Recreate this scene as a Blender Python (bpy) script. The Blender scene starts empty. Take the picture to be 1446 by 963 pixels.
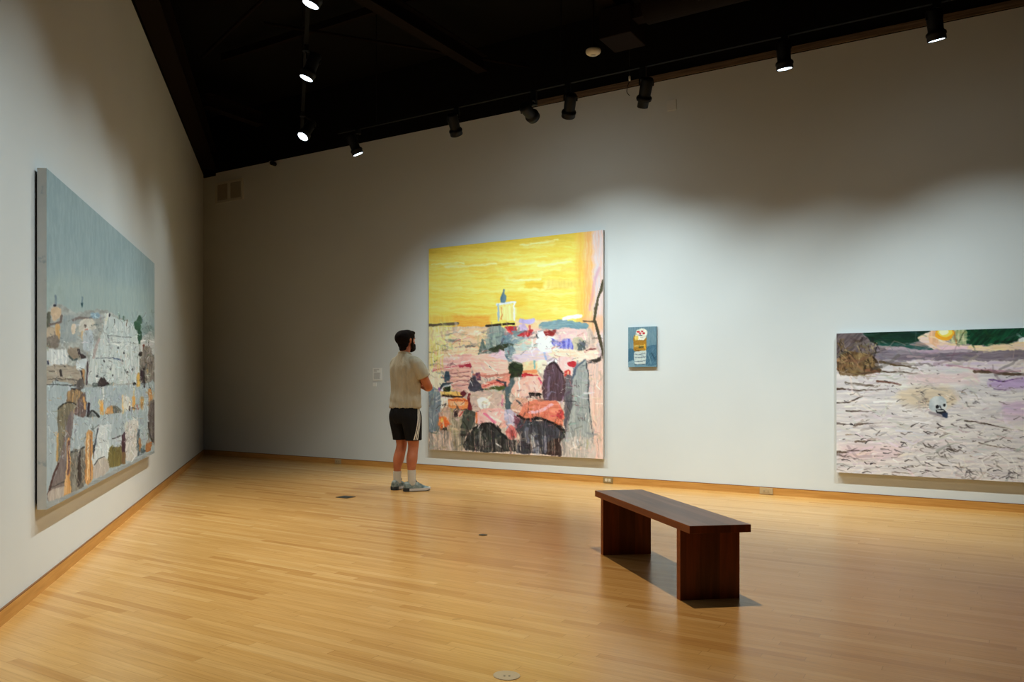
import bpy, bmesh, math, random
import numpy as np
from mathutils import Vector, Matrix
from mathutils.bvhtree import BVHTree
PI = math.pi
S = bpy.context.scene
COL = S.collection
SKULL_QUAD = [(1181, 471), (1625, 457.7), (1625, 691.4), (1181.5, 667)]
# ---------------------------------------------------------------- canvas painting
# A painting is worked out stroke by stroke on a fine grid of points and kept as a colour attribute
# of the canvas mesh. Stroke coordinates are millimetre-like units on a reference plane; HOM maps
# canvas (u right 0..1, v down 0..1) to them.
def homography(quad):
    # quad = TL,TR,BR,BL -> matrix taking (u,v) to the plane
    src = [(0, 0), (1, 0), (1, 1), (0, 1)]
    A = []; b = []
    for (u, v), (x, y) in zip(src, quad):
        A.append([u, v, 1, 0, 0, 0, -u*x, -v*x]); b.append(x)
        A.append([0, 0, 0, u, v, 1, -u*y, -v*y]); b.append(y)
    hh = np.linalg.solve(np.array(A, float), np.array(b, float))
    return np.append(hh, 1).reshape(3, 3)

def vnoise(x, y, seed):
    x0 = np.floor(x).astype(np.int64); y0 = np.floor(y).astype(np.int64)
    fx = x-x0; fy = y-y0
    fx = fx*fx*(3-2*fx); fy = fy*fy*(3-2*fy)
    def hsh(i, j):
        n = (i*374761393+j*668265263+seed*982451653) & 0x7fffffff
        n = ((n ^ (n >> 13))*1274126177) & 0x7fffffff
        n = (n ^ (n >> 16)) & 0xffff
        return n/65535.0
    a = hsh(x0, y0); b_ = hsh(x0+1, y0); c = hsh(x0, y0+1); d = hsh(x0+1, y0+1)
    return (a*(1-fx)+b_*fx)*(1-fy)+(c*(1-fx)+d*fx)*fy

def fbm(x, y, seed, o=3):
    t = 0; a = .5; n = 0
    for i in range(o):
        t = t+a*vnoise(x*2**i, y*2**i, seed+i*17); n += a; a *= .55
    return t/n

class Canvas:
    def __init__(s, W, H, quad, base):
        s.W, s.H = W, H
        M = homography(quad)
        u, v = np.meshgrid((np.arange(W))/(W-1), (np.arange(H))/(H-1))
        w = M[2, 0]*u+M[2, 1]*v+M[2, 2]
        s.px = (M[0, 0]*u+M[0, 1]*v+M[0, 2])/w; s.py = (M[1, 0]*u+M[1, 1]*v+M[1, 2])/w
        s.u, s.v = u, v
        s.c = np.ones((H, W, 3))*np.array(base, float)
        s.ox = s.oy = 0.; s.sc = 1.; s.seed = 1
        s.X = s.px; s.Y = s.py
    def frame(s, ox, oy, sc):                      # local drawing units
        s.ox, s.oy, s.sc = ox, oy, sc
        s.X = (s.px-ox)*sc; s.Y = (s.py-oy)*sc
    def _streak(s, sl, d, seed, k=1.):
        # d 'v' vertical bristles, 'h' horizontal, 'n' blotchy
        X = s.X[sl]; Y = s.Y[sl]
        if d == 'v': return fbm(X/(7*k), Y/(110*k), seed)
        if d == 'h': return fbm(X/(110*k), Y/(7*k), seed)
        if d == 'd': return fbm((X+Y)/(9*k), (X-Y)/(90*k), seed)
        return fbm(X/(28*k), Y/(28*k), seed, 4)
    def _box(s, x0, y0, x1, y1, m):
        ok = (s.X > x0-m) & (s.X < x1+m) & (s.Y > y0-m) & (s.Y < y1+m)
        r = np.where(ok.any(1))[0]; c = np.where(ok.any(0))[0]
        if len(r) == 0 or len(c) == 0: return None
        return (slice(r[0], r[-1]+1), slice(c[0], c[-1]+1))
    def _mix(s, sl, a, col, d, var, seed, col2):
        n = s._streak(sl, d, seed)
        col = np.array(col, float)
        if col2 is None: cc = col+((n-.5)*2*var)[..., None]*np.array([1, 1, 1.])
        else:
            t = np.clip((n-.5)*2.6+.5, 0, 1)[..., None]
            cc = col*(1-t)+np.array(col2, float)*t
            cc = cc+((s._streak(sl, d, seed+5, .5)-.5)*var)[..., None]
        s.c[sl] = s.c[sl]*(1-a[..., None])+cc*a[..., None]
    def poly(s, pts, col, col2=None, d='n', var=22, rough=5, soft=2.5, al=1., dry=0.):
        # round the outline as a brush would
        if len(pts) > 4 or (len(pts) == 4 and rough > 2.5 and soft < 10):
            n = len(pts); out = []
            for i in range(n):
                p0, p1, p2, p3 = [np.array(pts[(i+k) % n], float) for k in (-1, 0, 1, 2)]
                for t in (0, .34, .67):
                    out.append(tuple(.5*((2*p1)+(-p0+p2)*t*.7+(2*p0-5*p1+4*p2-p3)*t*t*.7+(p1-p1)+(-p0+3*p1-3*p2+p3)*t**3*.7) if False else
                               (2*t**3-3*t*t+1)*p1+(t**3-2*t*t+t)*(p2-p0)*.33+(3*t*t-2*t**3)*p2+(t**3-t*t)*(p3-p1)*.33))
            pts = out
        s._poly(pts, col, col2, d, var, rough*1.5, soft*1.3, al, dry)
        # a loose second coat just inside the edge
    def _poly(s, pts, col, col2=None, d='n', var=22, rough=5, soft=2.5, al=1., dry=0.):
        s.seed += 1
        xs = [p[0] for p in pts]; ys = [p[1] for p in pts]
        sl = s._box(min(xs), min(ys), max(xs), max(ys), rough+soft+2)
        if sl is None: return
        X = s.X[sl]+(fbm(s.X[sl]/20, s.Y[sl]/20, s.seed*7, 3)-.5)*2.1*rough
        Y = s.Y[sl]+(fbm(s.X[sl]/20, s.Y[sl]/20, s.seed*7+3, 3)-.5)*2.1*rough
        ins = np.zeros(X.shape, bool); dist = np.full(X.shape, 1e9)
        n = len(pts)
        for i in range(n):
            x0, y0 = pts[i]; x1, y1 = pts[(i+1) % n]
            if y1 != y0:
                cnd = ((y0 > Y) != (y1 > Y)) & (X < (x1-x0)*(Y-y0)/(y1-y0)+x0)
                ins ^= cnd
            L = max((x1-x0)**2+(y1-y0)**2, 1e-9)
            t = np.clip(((X-x0)*(x1-x0)+(Y-y0)*(y1-y0))/L, 0, 1)
            dist = np.minimum(dist, np.hypot(X-x0-t*(x1-x0), Y-y0-t*(y1-y0)))
        sd = np.where(ins, dist, -dist)
        a = np.clip(sd/soft+.5, 0, 1)*al
        if dry: a = a*np.clip((s._streak(sl, d if d != 'n' else 'h', s.seed+91)-.5)*4+1.5-dry*2, 0, 1)
        s._mix(sl, a, col, d, var, s.seed, col2)
    def rect(s, x0, y0, x1, y1, col, **k): s.poly([(x0, y0), (x1, y0), (x1, y1), (x0, y1)], col, **k)
    def ell(s, cx, cy, rx, ry, col, rot=0., col2=None, n=18, **k):
        cr, sr = math.cos(rot), math.sin(rot)
        s.poly([(cx+rx*math.cos(t)*cr-ry*math.sin(t)*sr, cy+rx*math.cos(t)*sr+ry*math.sin(t)*cr)
                for t in [2*PI*i/n for i in range(n)]], col, col2=col2, **k)
    def line(s, pts, w, col, col2=None, taper=False, rough=2., soft=2., al=1., d='n', var=15, dry=0.):
        s.seed += 1
        xs = [p[0] for p in pts]; ys = [p[1] for p in pts]
        sl = s._box(min(xs), min(ys), max(xs), max(ys), w+rough+4)
        if sl is None: return
        X = s.X[sl]+(fbm(s.X[sl]/22, s.Y[sl]/22, s.seed*5, 2)-.5)*2*rough
        Y = s.Y[sl]+(fbm(s.X[sl]/22, s.Y[sl]/22, s.seed*5+3, 2)-.5)*2*rough
        best = np.full(X.shape, -1e9); n = len(pts)-1
        for i in range(n):
            x0, y0 = pts[i]; x1, y1 = pts[i+1]
            L = max((x1-x0)**2+(y1-y0)**2, 1e-9)
            t = np.clip(((X-x0)*(x1-x0)+(Y-y0)*(y1-y0))/L, 0, 1)
            ww = w/2*(1-.75*((i+t)/n)) if taper else w/2
            best = np.maximum(best, ww-np.hypot(X-x0-t*(x1-x0), Y-y0-t*(y1-y0)))
        a = np.clip(best/soft+.5, 0, 1)*al
        if dry: a = a*np.clip((s._streak(sl, d if d != 'n' else 'h', s.seed+91)-.5)*4+1.5-dry*2, 0, 1)
        s._mix(sl, a, col, d, var, s.seed, col2)
    def dabs(s, x0, y0, x1, y1, n, L, w, ang, cols, jit=.4, seed=0, al=.85, curve=.2, **k):
        r = random.Random(seed+int(x0*3+y0*7))
        for i in range(n):
            x = r.uniform(x0, x1); y = r.uniform(y0, y1); a = ang+r.uniform(-jit, jit)
            l = L*r.uniform(.4, 1.3); b = r.uniform(-curve, curve)*l
            dx, dy = math.cos(a)*l/2, math.sin(a)*l/2
            s.line([(x-dx, y-dy), (x-dy/l*b*2, y+dx/l*b*2), (x+dx, y+dy)], w*r.uniform(.5, 1.4), r.choice(cols),
                   taper=True, al=al*r.uniform(.6, 1), rough=2.5, **k)
    def scumble(s, x0, y0, x1, y1, n, L, w, dv=26, seed=0, al=.6, vert=.5, hue=10):
        """loose short strokes that pick up the paint already there and shift it"""
        r = random.Random(seed+n); st = max(s.W, s.H)
        inside = (s.X > x0) & (s.X < x1) & (s.Y > y0) & (s.Y < y1)
        jj, ii = np.where(inside)
        if len(jj) == 0: return
        for k in range(n):
            q = r.randrange(len(jj)); j, i = jj[q], ii[q]; x, y = s.X[j, i], s.Y[j, i]
            c = s.c[j, i]+r.gauss(0, dv)+np.array([r.gauss(0, hue), r.gauss(0, hue*.6), r.gauss(0, hue)])
            a = (PI/2 if r.random() < vert else 0)+r.gauss(0, .35); l = L*r.uniform(.4, 1.4); b = r.gauss(0, .18)*l
            dx, dy = math.cos(a)*l/2, math.sin(a)*l/2
            s.line([(x-dx, y-dy), (x-dy/l*b*2, y+dx/l*b*2), (x+dx, y+dy)], w*r.uniform(.5, 1.6), np.clip(c, 20, 250), taper=r.random() < .6,
                   al=al*r.uniform(.4, 1), rough=4, soft=3.5, d='v' if abs(math.sin(a)) > .7 else 'h', var=18, dry=r.choice([0, .2, .35]))
    def smear(s, amp, sc, seed=5):
        """drag the wet paint about a little"""
        gx = (fbm(s.X/sc, s.Y/sc, seed, 4)-.5)*2*amp; gy = (fbm(s.X/sc, s.Y/sc, seed+9, 4)-.5)*2*amp
        ux = np.abs(np.gradient(s.X, axis=1)).mean(axis=0)[None, :]+1e-6; uy = np.abs(np.gradient(s.Y, axis=0))+1e-6
        J, I = np.mgrid[0:s.H, 0:s.W]
        fi = np.clip(I+gx/ux, 0, s.W-1.001); fj = np.clip(J+gy/uy, 0, s.H-1.001)
        i0 = fi.astype(int); j0 = fj.astype(int); a = (fi-i0)[..., None]; b = (fj-j0)[..., None]
        c = s.c; s.c = (c[j0, i0]*(1-a)+c[j0, i0+1]*a)*(1-b)+(c[j0+1, i0]*(1-a)+c[j0+1, i0+1]*a)*b
    def drips(s, x0, x1, y0, y1, n, w, cols, seed=0, al=.7):
        r = random.Random(seed+int(x0+y1))
        for i in range(n):
            x = r.uniform(x0, x1); a = r.uniform(y0, y0+(y1-y0)*.5); b = r.uniform(a+(y1-a)*.4, y1)
            s.line([(x, a), (x+r.uniform(-2, 2), b)], w*r.uniform(.5, 1.3), r.choice(cols), rough=.8, al=al*r.uniform(.5, 1), soft=1.5)

def paint_yellow():
    c = Canvas(300, 330, [(606, 352), (852.5, 323.5), (851, 647), (605, 635.5)], (236, 208, 66))
    c.frame(590, 310, 5.068)
    Y1 = (232, 204, 70)
    c.poly([(60, 180), (1350, 50), (1350, 790), (60, 790)], (233, 210, 78), col2=(240, 222, 116), d='h', var=10, rough=0)
    c.poly([(60, 190), (1350, 50), (1350, 130), (700, 190), (60, 270)], (222, 190, 48), d='h', var=14, al=.8, soft=40)
    r = random.Random(4)
    for i in range(60):
        x = r.uniform(60, 1050); y = r.uniform(190, 690); L = r.uniform(120, 420)
        c.line([(x, y), (x+L, y-L*.06)], r.uniform(8, 30), r.choice([(244, 228, 140), (238, 216, 92), (226, 190, 46), (247, 232, 160), (222, 182, 42)]), al=.42, soft=14, d='h', dry=.25)
    for p in [(100, 325, 330, 312), (200, 345, 560, 318), (640, 430, 880, 425), (740, 180, 1000, 150), (860, 330, 1100, 300)]:
        c.line([p[:2], p[2:]], 16, (248, 236, 180), al=.75, soft=8, d='h', dry=.2)
    c.rect(770, 440, 905, 490, (234, 190, 38), d='h', al=.7, soft=16)
    c.rect(930, 430, 1130, 490, (224, 196, 96), d='v', al=.5, soft=16)
    c.rect(560, 530, 780, 640, (236, 186, 40), d='h', al=.4, soft=30)
    c.rect(250, 690, 520, 775, (233, 160, 44), col2=(236, 190, 70), d='h', var=20, al=.9, soft=20)
    c.rect(80, 690, 250, 750, (232, 190, 80), d='v', al=.6, soft=20)
    c.rect(520, 640, 960, 720, (240, 206, 80), d='h', al=.7, soft=20)
    # right hand strip
    c.rect(1140, 60, 1215, 1100, (240, 186, 78), d='v', al=.75, soft=30)
    c.rect(1195, 50, 1275, 1200, (243, 172, 96), col2=(238, 196, 140), d='v', al=.95, soft=26)
    c.rect(1255, 50, 1345, 1900, (226, 188, 172), col2=(214, 200, 202), d='v', al=1, soft=22)
    c.rect(1170, 690, 1345, 790, (238, 176, 130), d='v', al=.6, soft=20)
    c.line([(1300, 340), (1255, 470), (1235, 640)], 18, (206, 150, 170), al=.55, d='v', soft=8)
    # lower ground, pale
    c._poly([(40, 768), (1230, 768), (1345, 1000), (1345, 1920), (40, 1920)], (226, 206, 192), col2=(190, 170, 158), d='v', var=26, rough=3)
    c.rect(80, 770, 250, 1100, (226, 212, 120), col2=(236, 226, 190), d='v', al=.95, soft=18)
    c.rect(250, 775, 500, 1000, (232, 204, 150), col2=(238, 196, 160), d='d', al=.9, soft=20)
    c.rect(1215, 1000, 1345, 1900, (236, 196, 180), col2=(216, 190, 180), d='v', var=24)
    c.rect(80, 1060, 200, 1260, (236, 226, 196), d='v', al=.8, soft=20)
    # horizon and bottle on a stand
    c.line([(80, 762), (180, 752), (285, 744)], 15, (112, 98, 78))
    c.line([(490, 762), (580, 752), (688, 744)], 15, (62, 52, 40))
    c.rect(572, 612, 700, 715, (238, 218, 130), d='v')
    c.rect(600, 628, 690, 712, (240, 226, 150), d='v')
    c.line([(565, 606), (697, 592)], 15, (214, 222, 226)); c.line([(577, 606), (582, 720)], 13, (160, 184, 200))
    c.line([(692, 594), (694, 716)], 11, (232, 232, 226)); c.line([(602, 625), (604, 712)], 6, (220, 140, 60))
    c.poly([(601, 592), (602, 545), (612, 520), (614, 503), (622, 503), (623, 525), (632, 545), (633, 592)], (92, 124, 142), d='v', rough=1)
    # upper figures
    c.rect(700, 715, 960, 800, (238, 200, 170), al=.8, soft=12)
    c.rect(735, 710, 827, 736, (188, 176, 222), rough=3); c.poly([(720, 760), (770, 745), (785, 790), (740, 800)], (202, 180, 214))
    c.poly([(878, 738), (1010, 720), (1205, 735), (1205, 775), (880, 778)], (110, 148, 162), col2=(146, 172, 176), d='h', rough=4)
    c.line([(900, 745), (1060, 715)], 22, (128, 158, 168)); c.line([(1045, 705), (1165, 682)], 26, (248, 242, 226), soft=6)
    c.rect(500, 770, 620, 960, (116, 132, 134), col2=(160, 168, 160), d='v')
    c.poly([(600, 830), (760, 790), (800, 830), (740, 900), (620, 905)], (148, 164, 174), col2=(118, 140, 150), d='d')
    c.poly([(625, 768), (700, 760), (706, 795), (660, 800)], (200, 42, 52)); c.poly([(720, 815), (835, 780), (790, 835), (720, 828)], (196, 48, 56))
    c.poly([(790, 840), (845, 770), (900, 800), (880, 960), (700, 930)], (240, 208, 196), col2=(240, 186, 170))
    c.poly([(855, 790), (1000, 830), (1080, 900), (1080, 1060), (870, 1050)], (244, 244, 246), var=10)
    c.poly([(915, 795), (995, 782), (985, 830), (920, 826)], (150, 46, 44)); c.rect(990, 780, 1200, 880, (232, 196, 192), d='h', al=.9)
    c.poly([(950, 845), (1010, 860), (1090, 850), (1112, 930), (1000, 925)], (98, 100, 196), col2=(170, 170, 226), d='v')
    c.line([(850, 820), (858, 840)], 14, (60, 60, 66))
    c.ell(1155, 893, 48, 38, (222, 204, 170)); c.ell(1185, 900, 22, 32, (96, 104, 104)); c.line([(1112, 872), (1152, 868)], 8, (50, 44, 40))
    c.line([(1215, 922), (1270, 918)], 10, (120, 40, 40))
    c.poly([(440, 960), (460, 850), (490, 900), (510, 1010), (440, 1040)], (96, 112, 106), d='v')
    c.line([(335, 912), (410, 905)], 9, (70, 80, 86)); c.line([(265, 930), (330, 905)], 14, (180, 176, 170)); c.line([(255, 878), (370, 852)], 5, (190, 70, 110))
    for (y, a) in [(800, 0), (850, 1), (960, 2)]: c.line([(150+a*20, y+30), (300, y), (430, y+24)], 26, (238, 204, 176), al=.7, soft=8)
    # dark outlines on the right
    c.line([(1330, 430), (1290, 560), (1265, 715)], 17, (88, 80, 58)); c.line([(1265, 715), (1300, 850), (1335, 985)], 17, (84, 76, 58)); c.line([(1190, 722), (1270, 722)], 9, (84, 72, 54))
    c.dabs(90, 800, 1200, 960, 60, 120, 12, -.1, [(120, 124, 122), (244, 226, 206), (150, 140, 140), (200, 130, 120), (96, 108, 112)], jit=.3, al=.7, seed=51)
    # middle : second crop, 170*5.068 lower
    c.frame(590, 480, 5.068)
    c.dabs(90, 40, 1230, 640, 170, 110, 13, 0, [(92, 92, 98), (244, 224, 210), (120, 104, 104), (206, 126, 110), (64, 60, 66), (232, 188, 170), (150, 150, 158)], jit=.35, al=.75, seed=52)
    P = (234, 196, 182); P2 = (226, 168, 158); CR = (240, 216, 190)
    c.poly([(140, 90), (300, 60), (430, 60), (420, 100), (250, 140), (130, 120)], CR, col2=(236, 196, 160), d='h')
    c.poly([(105, 215), (150, 140), (380, 100), (385, 190), (250, 215), (110, 235)], P2, col2=(238, 208, 200), d='h')
    c.line([(110, 225), (200, 196), (300, 185)], 8, (206, 90, 110)); c.poly([(300, 185), (375, 165), (378, 200), (300, 200)], (176, 44, 70))
    c.poly([(390, 120), (520, 100), (640, 150), (655, 240), (560, 270), (420, 260), (388, 190)], (238, 206, 190), col2=(232, 178, 162), d='h')
    c.line([(400, 245), (520, 262), (650, 245)], 16, (196, 126, 110)); c.line([(480, 150), (560, 230), (510, 190)], 9, (246, 226, 214))
    c.poly([(500, 110), (620, 60), (650, 110), (630, 150)], (226, 196, 206), d='h')
    c.poly([(510, 60), (640, 20), (700, 40), (640, 70), (540, 85)], (66, 72, 52)); c.poly([(620, 60), (690, 50), (700, 130), (660, 160), (630, 130)], (92, 112, 124), col2=(170, 184, 190))
    c.poly([(690, 30), (840, 10), (860, 60), (720, 90)], (190, 206, 202), col2=(232, 190, 170), d='h')
    c.poly([(690, 100), (880, 60), (960, 90), (1000, 140), (860, 165), (700, 160)], (214, 200, 222), col2=(232, 206, 200), d='h'); c.line([(905, 75), (920, 135)], 14, (150, 170, 220))
    c.poly([(860, 0), (940, 0), (960, 70), (900, 80), (860, 60)], (244, 244, 246)); c.poly([(940, 70), (1200, 60), (1230, 130), (1120, 160), (960, 120)], (240, 206, 176), col2=(242, 222, 206), d='h')
    c.ell(1245, 90, 52, 48, (238, 214, 196), rough=3); c.poly([(1228, 140), (1300, 120), (1318, 80), (1315, 135), (1265, 158)], (70, 62, 56)); c.line([(1210, 65), (1275, 58)], 9, (112, 36, 40))
    c.ell(1150, 20, 46, 46, (196, 186, 160)); c.poly([(1140, 30), (1205, 0), (1195, 60), (1150, 66)], (92, 98, 100))
    c.poly([(740, 170), (860, 150), (880, 230), (830, 270), (745, 250)], (240, 196, 150), col2=(234, 220, 180)); c.line([(760, 230), (850, 220)], 22, (232, 146, 92)); c.poly([(745, 248), (850, 240), (860, 262), (750, 268)], (196, 40, 50))
    c.poly([(860, 150), (920, 145), (930, 240), (860, 230)], (238, 226, 206)); c.line([(838, 150), (835, 200)], 12, (130, 180, 180))
    c.poly([(655, 170), (742, 165), (748, 250), (690, 275), (650, 300)], (62, 72, 48), col2=(44, 52, 38)); c.poly([(620, 300), (690, 270), (650, 420), (700, 470), (640, 500), (608, 440)], (84, 102, 108), d='v')
    c.poly([(1000, 130), (1110, 110), (1125, 200), (1090, 260), (1010, 190)], (236, 200, 196)); c.poly([(1075, 150), (1130, 150), (1125, 190), (1080, 180)], (190, 40, 56)); c.ell(1075, 240, 26, 32, (206, 60, 50)); c.ell(1078, 232, 9, 12, (236, 170, 140))
    c.poly([(190, 225), (240, 235), (240, 300), (190, 300)], (70, 88, 104)); c.poly([(230, 205), (375, 195), (385, 270), (360, 360), (245, 350)], (214, 150, 142), col2=(236, 196, 182), d='h')
    for y in (240, 268, 300, 330): c.line([(235, y), (370, y-8)], 5, (120, 50, 62), al=.8)
    c.poly([(378, 270), (410, 255), (420, 300), (470, 330), (460, 375), (370, 372), (360, 330)], (84, 82, 96), col2=(60, 54, 66)); c.poly([(415, 240), (445, 230), (450, 290), (420, 290)], (110, 60, 90))
    c.poly([(160, 340), (200, 300), (240, 330), (225, 372), (165, 372)], (230, 226, 224)); c.line([(160, 355), (185, 315), (245, 305)], 15, (58, 70, 82)); c.poly([(180, 345), (225, 330), (230, 368), (185, 370)], (40, 56, 34))
    c.poly([(450, 315), (560, 285), (660, 245), (640, 330), (560, 325), (470, 350)], (236, 180, 162), col2=(224, 132, 112), d='h'); c.line([(470, 330), (580, 300), (620, 320)], 7, (190, 50, 60)); c.poly([(480, 350), (620, 325), (620, 350), (480, 372)], (78, 92, 48)); c.line([(565, 290), (630, 300), (628, 330)], 10, (56, 56, 70))
    c.poly([(150, 350), (170, 370), (330, 370), (320, 405), (180, 402), (160, 380)], (230, 176, 88), col2=(236, 202, 120), d='h'); c.line([(180, 402), (320, 412)], 12, (48, 30, 34)); c.ell(322, 388, 18, 24, (106, 36, 48)); c.poly([(355, 395), (388, 390), (385, 500), (358, 500)], (128, 38, 48)); c.ell(152, 360, 12, 16, (150, 100, 170))
    c.poly([(720, 290), (760, 265), (885, 258), (890, 370), (800, 400), (720, 410), (668, 380), (680, 320)], (240, 202, 190), col2=(236, 178, 160)); c.line([(722, 270), (715, 400)], 8, (240, 238, 234)); c.line([(865, 270), (885, 310)], 12, (220, 90, 120))
    c.poly([(900, 240), (930, 180), (975, 155), (1030, 210), (1055, 300), (1050, 430), (900, 430), (888, 340)], (112, 88, 104), col2=(82, 58, 62), d='v', var=30); c.line([(925, 190), (975, 155), (1040, 240)], 12, (58, 34, 42)); c.line([(940, 260), (925, 410)], 16, (150, 130, 160), al=.6, d='v')
    c.ell(838, 388, 46, 17, (40, 34, 32)); c.line([(800, 385), (805, 412)], 10, (40, 34, 32)); c.line([(868, 390), (872, 412)], 10, (40, 34, 32))
    c.poly([(1055, 270), (1105, 250), (1110, 460), (1060, 700), (1045, 560)], (126, 118, 124), col2=(88, 84, 92), d='v'); 
    c.poly([(1110, 210), (1170, 150), (1210, 150), (1225, 370), (1255, 760), (1110, 740), (1050, 700), (1100, 460)], (148, 154, 154), col2=(176, 178, 174), d='v', var=26, rough=3)
    c.line([(1108, 270), (1130, 190), (1200, 140)], 12, (94, 106, 124)); c.line([(1210, 160), (1222, 360), (1228, 500), (1258, 760)], 7, (60, 68, 76)); c.line([(1040, 440), (1130, 436)], 5, (60, 60, 66)); c.line([(1140, 340), (1135, 280)], 4, (90, 90, 90))
    for x in (1150, 1172, 1190): c.line([(x, 545), (x+6, 575)], 4, (96, 96, 98)); c.line([(x, 476), (x+14, 482)], 4, (110, 110, 110))
    c.poly([(390, 375), (600, 362), (612, 500), (400, 500)], (216, 190, 176), col2=(200, 176, 166)); c.ell(470, 455, 46, 42, (238, 238, 228), rough=3); c.ell(476, 466, 22, 28, (206, 200, 190), rough=3); c.ell(480, 470, 9, 16, (232, 232, 224), rough=2); c.line([(600, 400), (602, 470)], 14, (214, 140, 160))
    c.poly([(215, 425), (300, 418), (360, 440), (355, 498), (215, 488)], (232, 138, 62), col2=(238, 160, 100), d='h'); c.line([(215, 430), (355, 442)], 9, (196, 84, 30)); c.rect(240, 450, 330, 470, (240, 190, 150)); c.line([(215, 492), (355, 500)], 6, (92, 40, 28))
    c.rect(165, 420, 212, 500, (232, 220, 208)); c.line([(175, 470), (200, 460), (182, 490), (205, 495)], 6, (50, 46, 50))
    # wash on the left
    c.poly([(78, 350), (120, 345), (165, 400), (160, 560), (150, 680), (70, 680)], (112, 126, 138), col2=(150, 158, 164), d='v', rough=4)
    c.rect(160, 500, 240, 780, (222, 196, 178), col2=(196, 160, 140), d='v'); c.ell(180, 592, 38, 44, (222, 100, 38), rough=4, col2=(240, 140, 60)); c.ell(172, 580, 15, 18, (250, 196, 90), rough=2); c.line([(182, 590), (186, 700)], 9, (240, 214, 180)); c.line([(170, 650), (200, 640), (215, 690)], 26, (70, 60, 56), d='v')
    c.poly([(230, 500), (330, 505), (330, 600), (320, 780), (240, 780)], (196, 176, 152), col2=(150, 140, 122), d='v'); c.ell(290, 525, 34, 24, (236, 190, 176)); c.poly([(258, 510), (282, 505), (280, 545), (262, 550)], (60, 44, 44)); c.line([(295, 540), (320, 512)], 9, (196, 60, 50))
    c.poly([(330, 510), (408, 515), (410, 620), (350, 660), (325, 780), (300, 700)], (92, 96, 88), col2=(66, 68, 62), d='v')
    c.rect(75, 660, 240, 790, (226, 196, 176), col2=(150, 140, 134), d='v', var=30)
    # torso, arm and round forms
    c.poly([(412, 510), (480, 490), (620, 500), (650, 560), (620, 630), (540, 620), (480, 590), (412, 605)], (234, 170, 166), col2=(240, 204, 196)); c.line([(470, 530), (520, 560), (550, 590)], 20, (228, 110, 150), al=.8); c.line([(415, 520), (420, 600)], 12, (226, 130, 80)); c.line([(520, 545), (600, 590)], 16, (248, 226, 220))
    c.poly([(625, 500), (690, 510), (700, 600), (640, 640), (620, 600)], (176, 176, 206), col2=(206, 190, 208), d='v'); c.poly([(690, 540), (730, 560), (720, 640), (690, 600)], (130, 80, 96))
    c.poly([(690, 420), (760, 410), (790, 470), (700, 520), (660, 480)], (234, 190, 170), col2=(200, 150, 130), d='d'); c.line([(700, 430), (780, 500)], 9, (90, 80, 88)); c.line([(680, 500), (770, 520)], 12, (236, 206, 190))
    c.poly([(780, 445), (960, 425), (1020, 470), (1050, 550), (1020, 628), (960, 590), (880, 560), (760, 572), (715, 545)], (232, 146, 118), col2=(214, 118, 90), d='h', var=24); c.line([(800, 520), (900, 500), (960, 460)], 22, (238, 180, 190)); c.ell(1018, 530, 24, 34, (190, 60, 66)); c.line([(980, 590), (1025, 622)], 14, (214, 110, 70)); c.line([(790, 440), (785, 520)], 5, (120, 70, 60))
    c.poly([(350, 690), (390, 640), (450, 600), (520, 592), (580, 620), (620, 680), (700, 720), (760, 700), (720, 800), (340, 790)], (72, 74, 72), col2=(44, 42, 42), d='v', var=26, rough=4)
    c.line([(395, 640), (460, 600), (520, 594), (575, 640), (640, 710)], 12, (34, 30, 30)); c.line([(420, 700), (470, 680), (500, 740)], 20, (120, 124, 124), al=.5, d='v'); c.ell(670, 662, 42, 46, (226, 140, 136), rough=3, col2=(206, 104, 104)); c.ell(680, 668, 18, 26, (150, 60, 62), rough=3, al=.8)
    c.poly([(735, 560), (800, 575), (960, 585), (1040, 640), (1050, 820), (900, 812), (700, 805), (735, 700), (700, 640)], (82, 84, 94), col2=(60, 56, 62), d='v', var=34, rough=4); c.line([(715, 540), (770, 572), (880, 560), (960, 590), (1045, 650)], 18, (36, 30, 30))
    for x, yy in ((820, 690), (850, 720), (905, 700), (780, 640)): c.line([(x, yy), (x+6, yy+90)], 26, (150, 152, 178), al=.55, d='v', soft=8)
    c.line([(560, 745), (600, 770)], 12, (210, 208, 206)); c.poly([(920, 740), (1040, 700), (1050, 825), (930, 822)], (60, 44, 42), d='v')
    c.rect(1040, 700, 1260, 850, (176, 170, 166), col2=(206, 196, 190), d='v', var=30, al=.8)
    c.drips(80, 1320, 640, 840, 130, 4, [(236, 214, 200), (120, 112, 110), (230, 190, 172), (86, 82, 84), (244, 232, 222)])
    c.drips(1225, 1330, 160, 830, 26, 5, [(246, 216, 200), (222, 170, 150), (206, 176, 160)], al=.6)
    c.drips(90, 180, 0, 300, 12, 8, [(244, 236, 206), (222, 206, 110)], al=.6)
    c.dabs(120, 0, 1200, 620, 90, 46, 7, 0, [(244, 226, 214), (206, 120, 120), (120, 70, 76), (236, 190, 150), (90, 96, 104), (250, 244, 238)], jit=.8, al=.7)
    c.smear(12, 60)
    c.scumble(60, -60, 1345, 860, 700, 60, 11, 24, 1, .6, .35, 12)
    c.scumble(60, 480, 1345, 860, 260, 90, 8, 30, 2, .6, 1, 8)
    c.dabs(100, 40, 1250, 640, 60, 40, 5, .2, [(250, 246, 242), (60, 50, 56), (150, 60, 70)], jit=1.2, al=.7, seed=77)
    c.frame(590, 310, 5.068); c.line([(80, 762), (180, 752), (285, 744)], 15, (112, 98, 78)); c.line([(490, 762), (580, 752), (688, 744)], 15, (62, 52, 40)); c.scumble(80, 760, 1330, 960, 160, 70, 12, 22, 3, .6, .5, 10)
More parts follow.
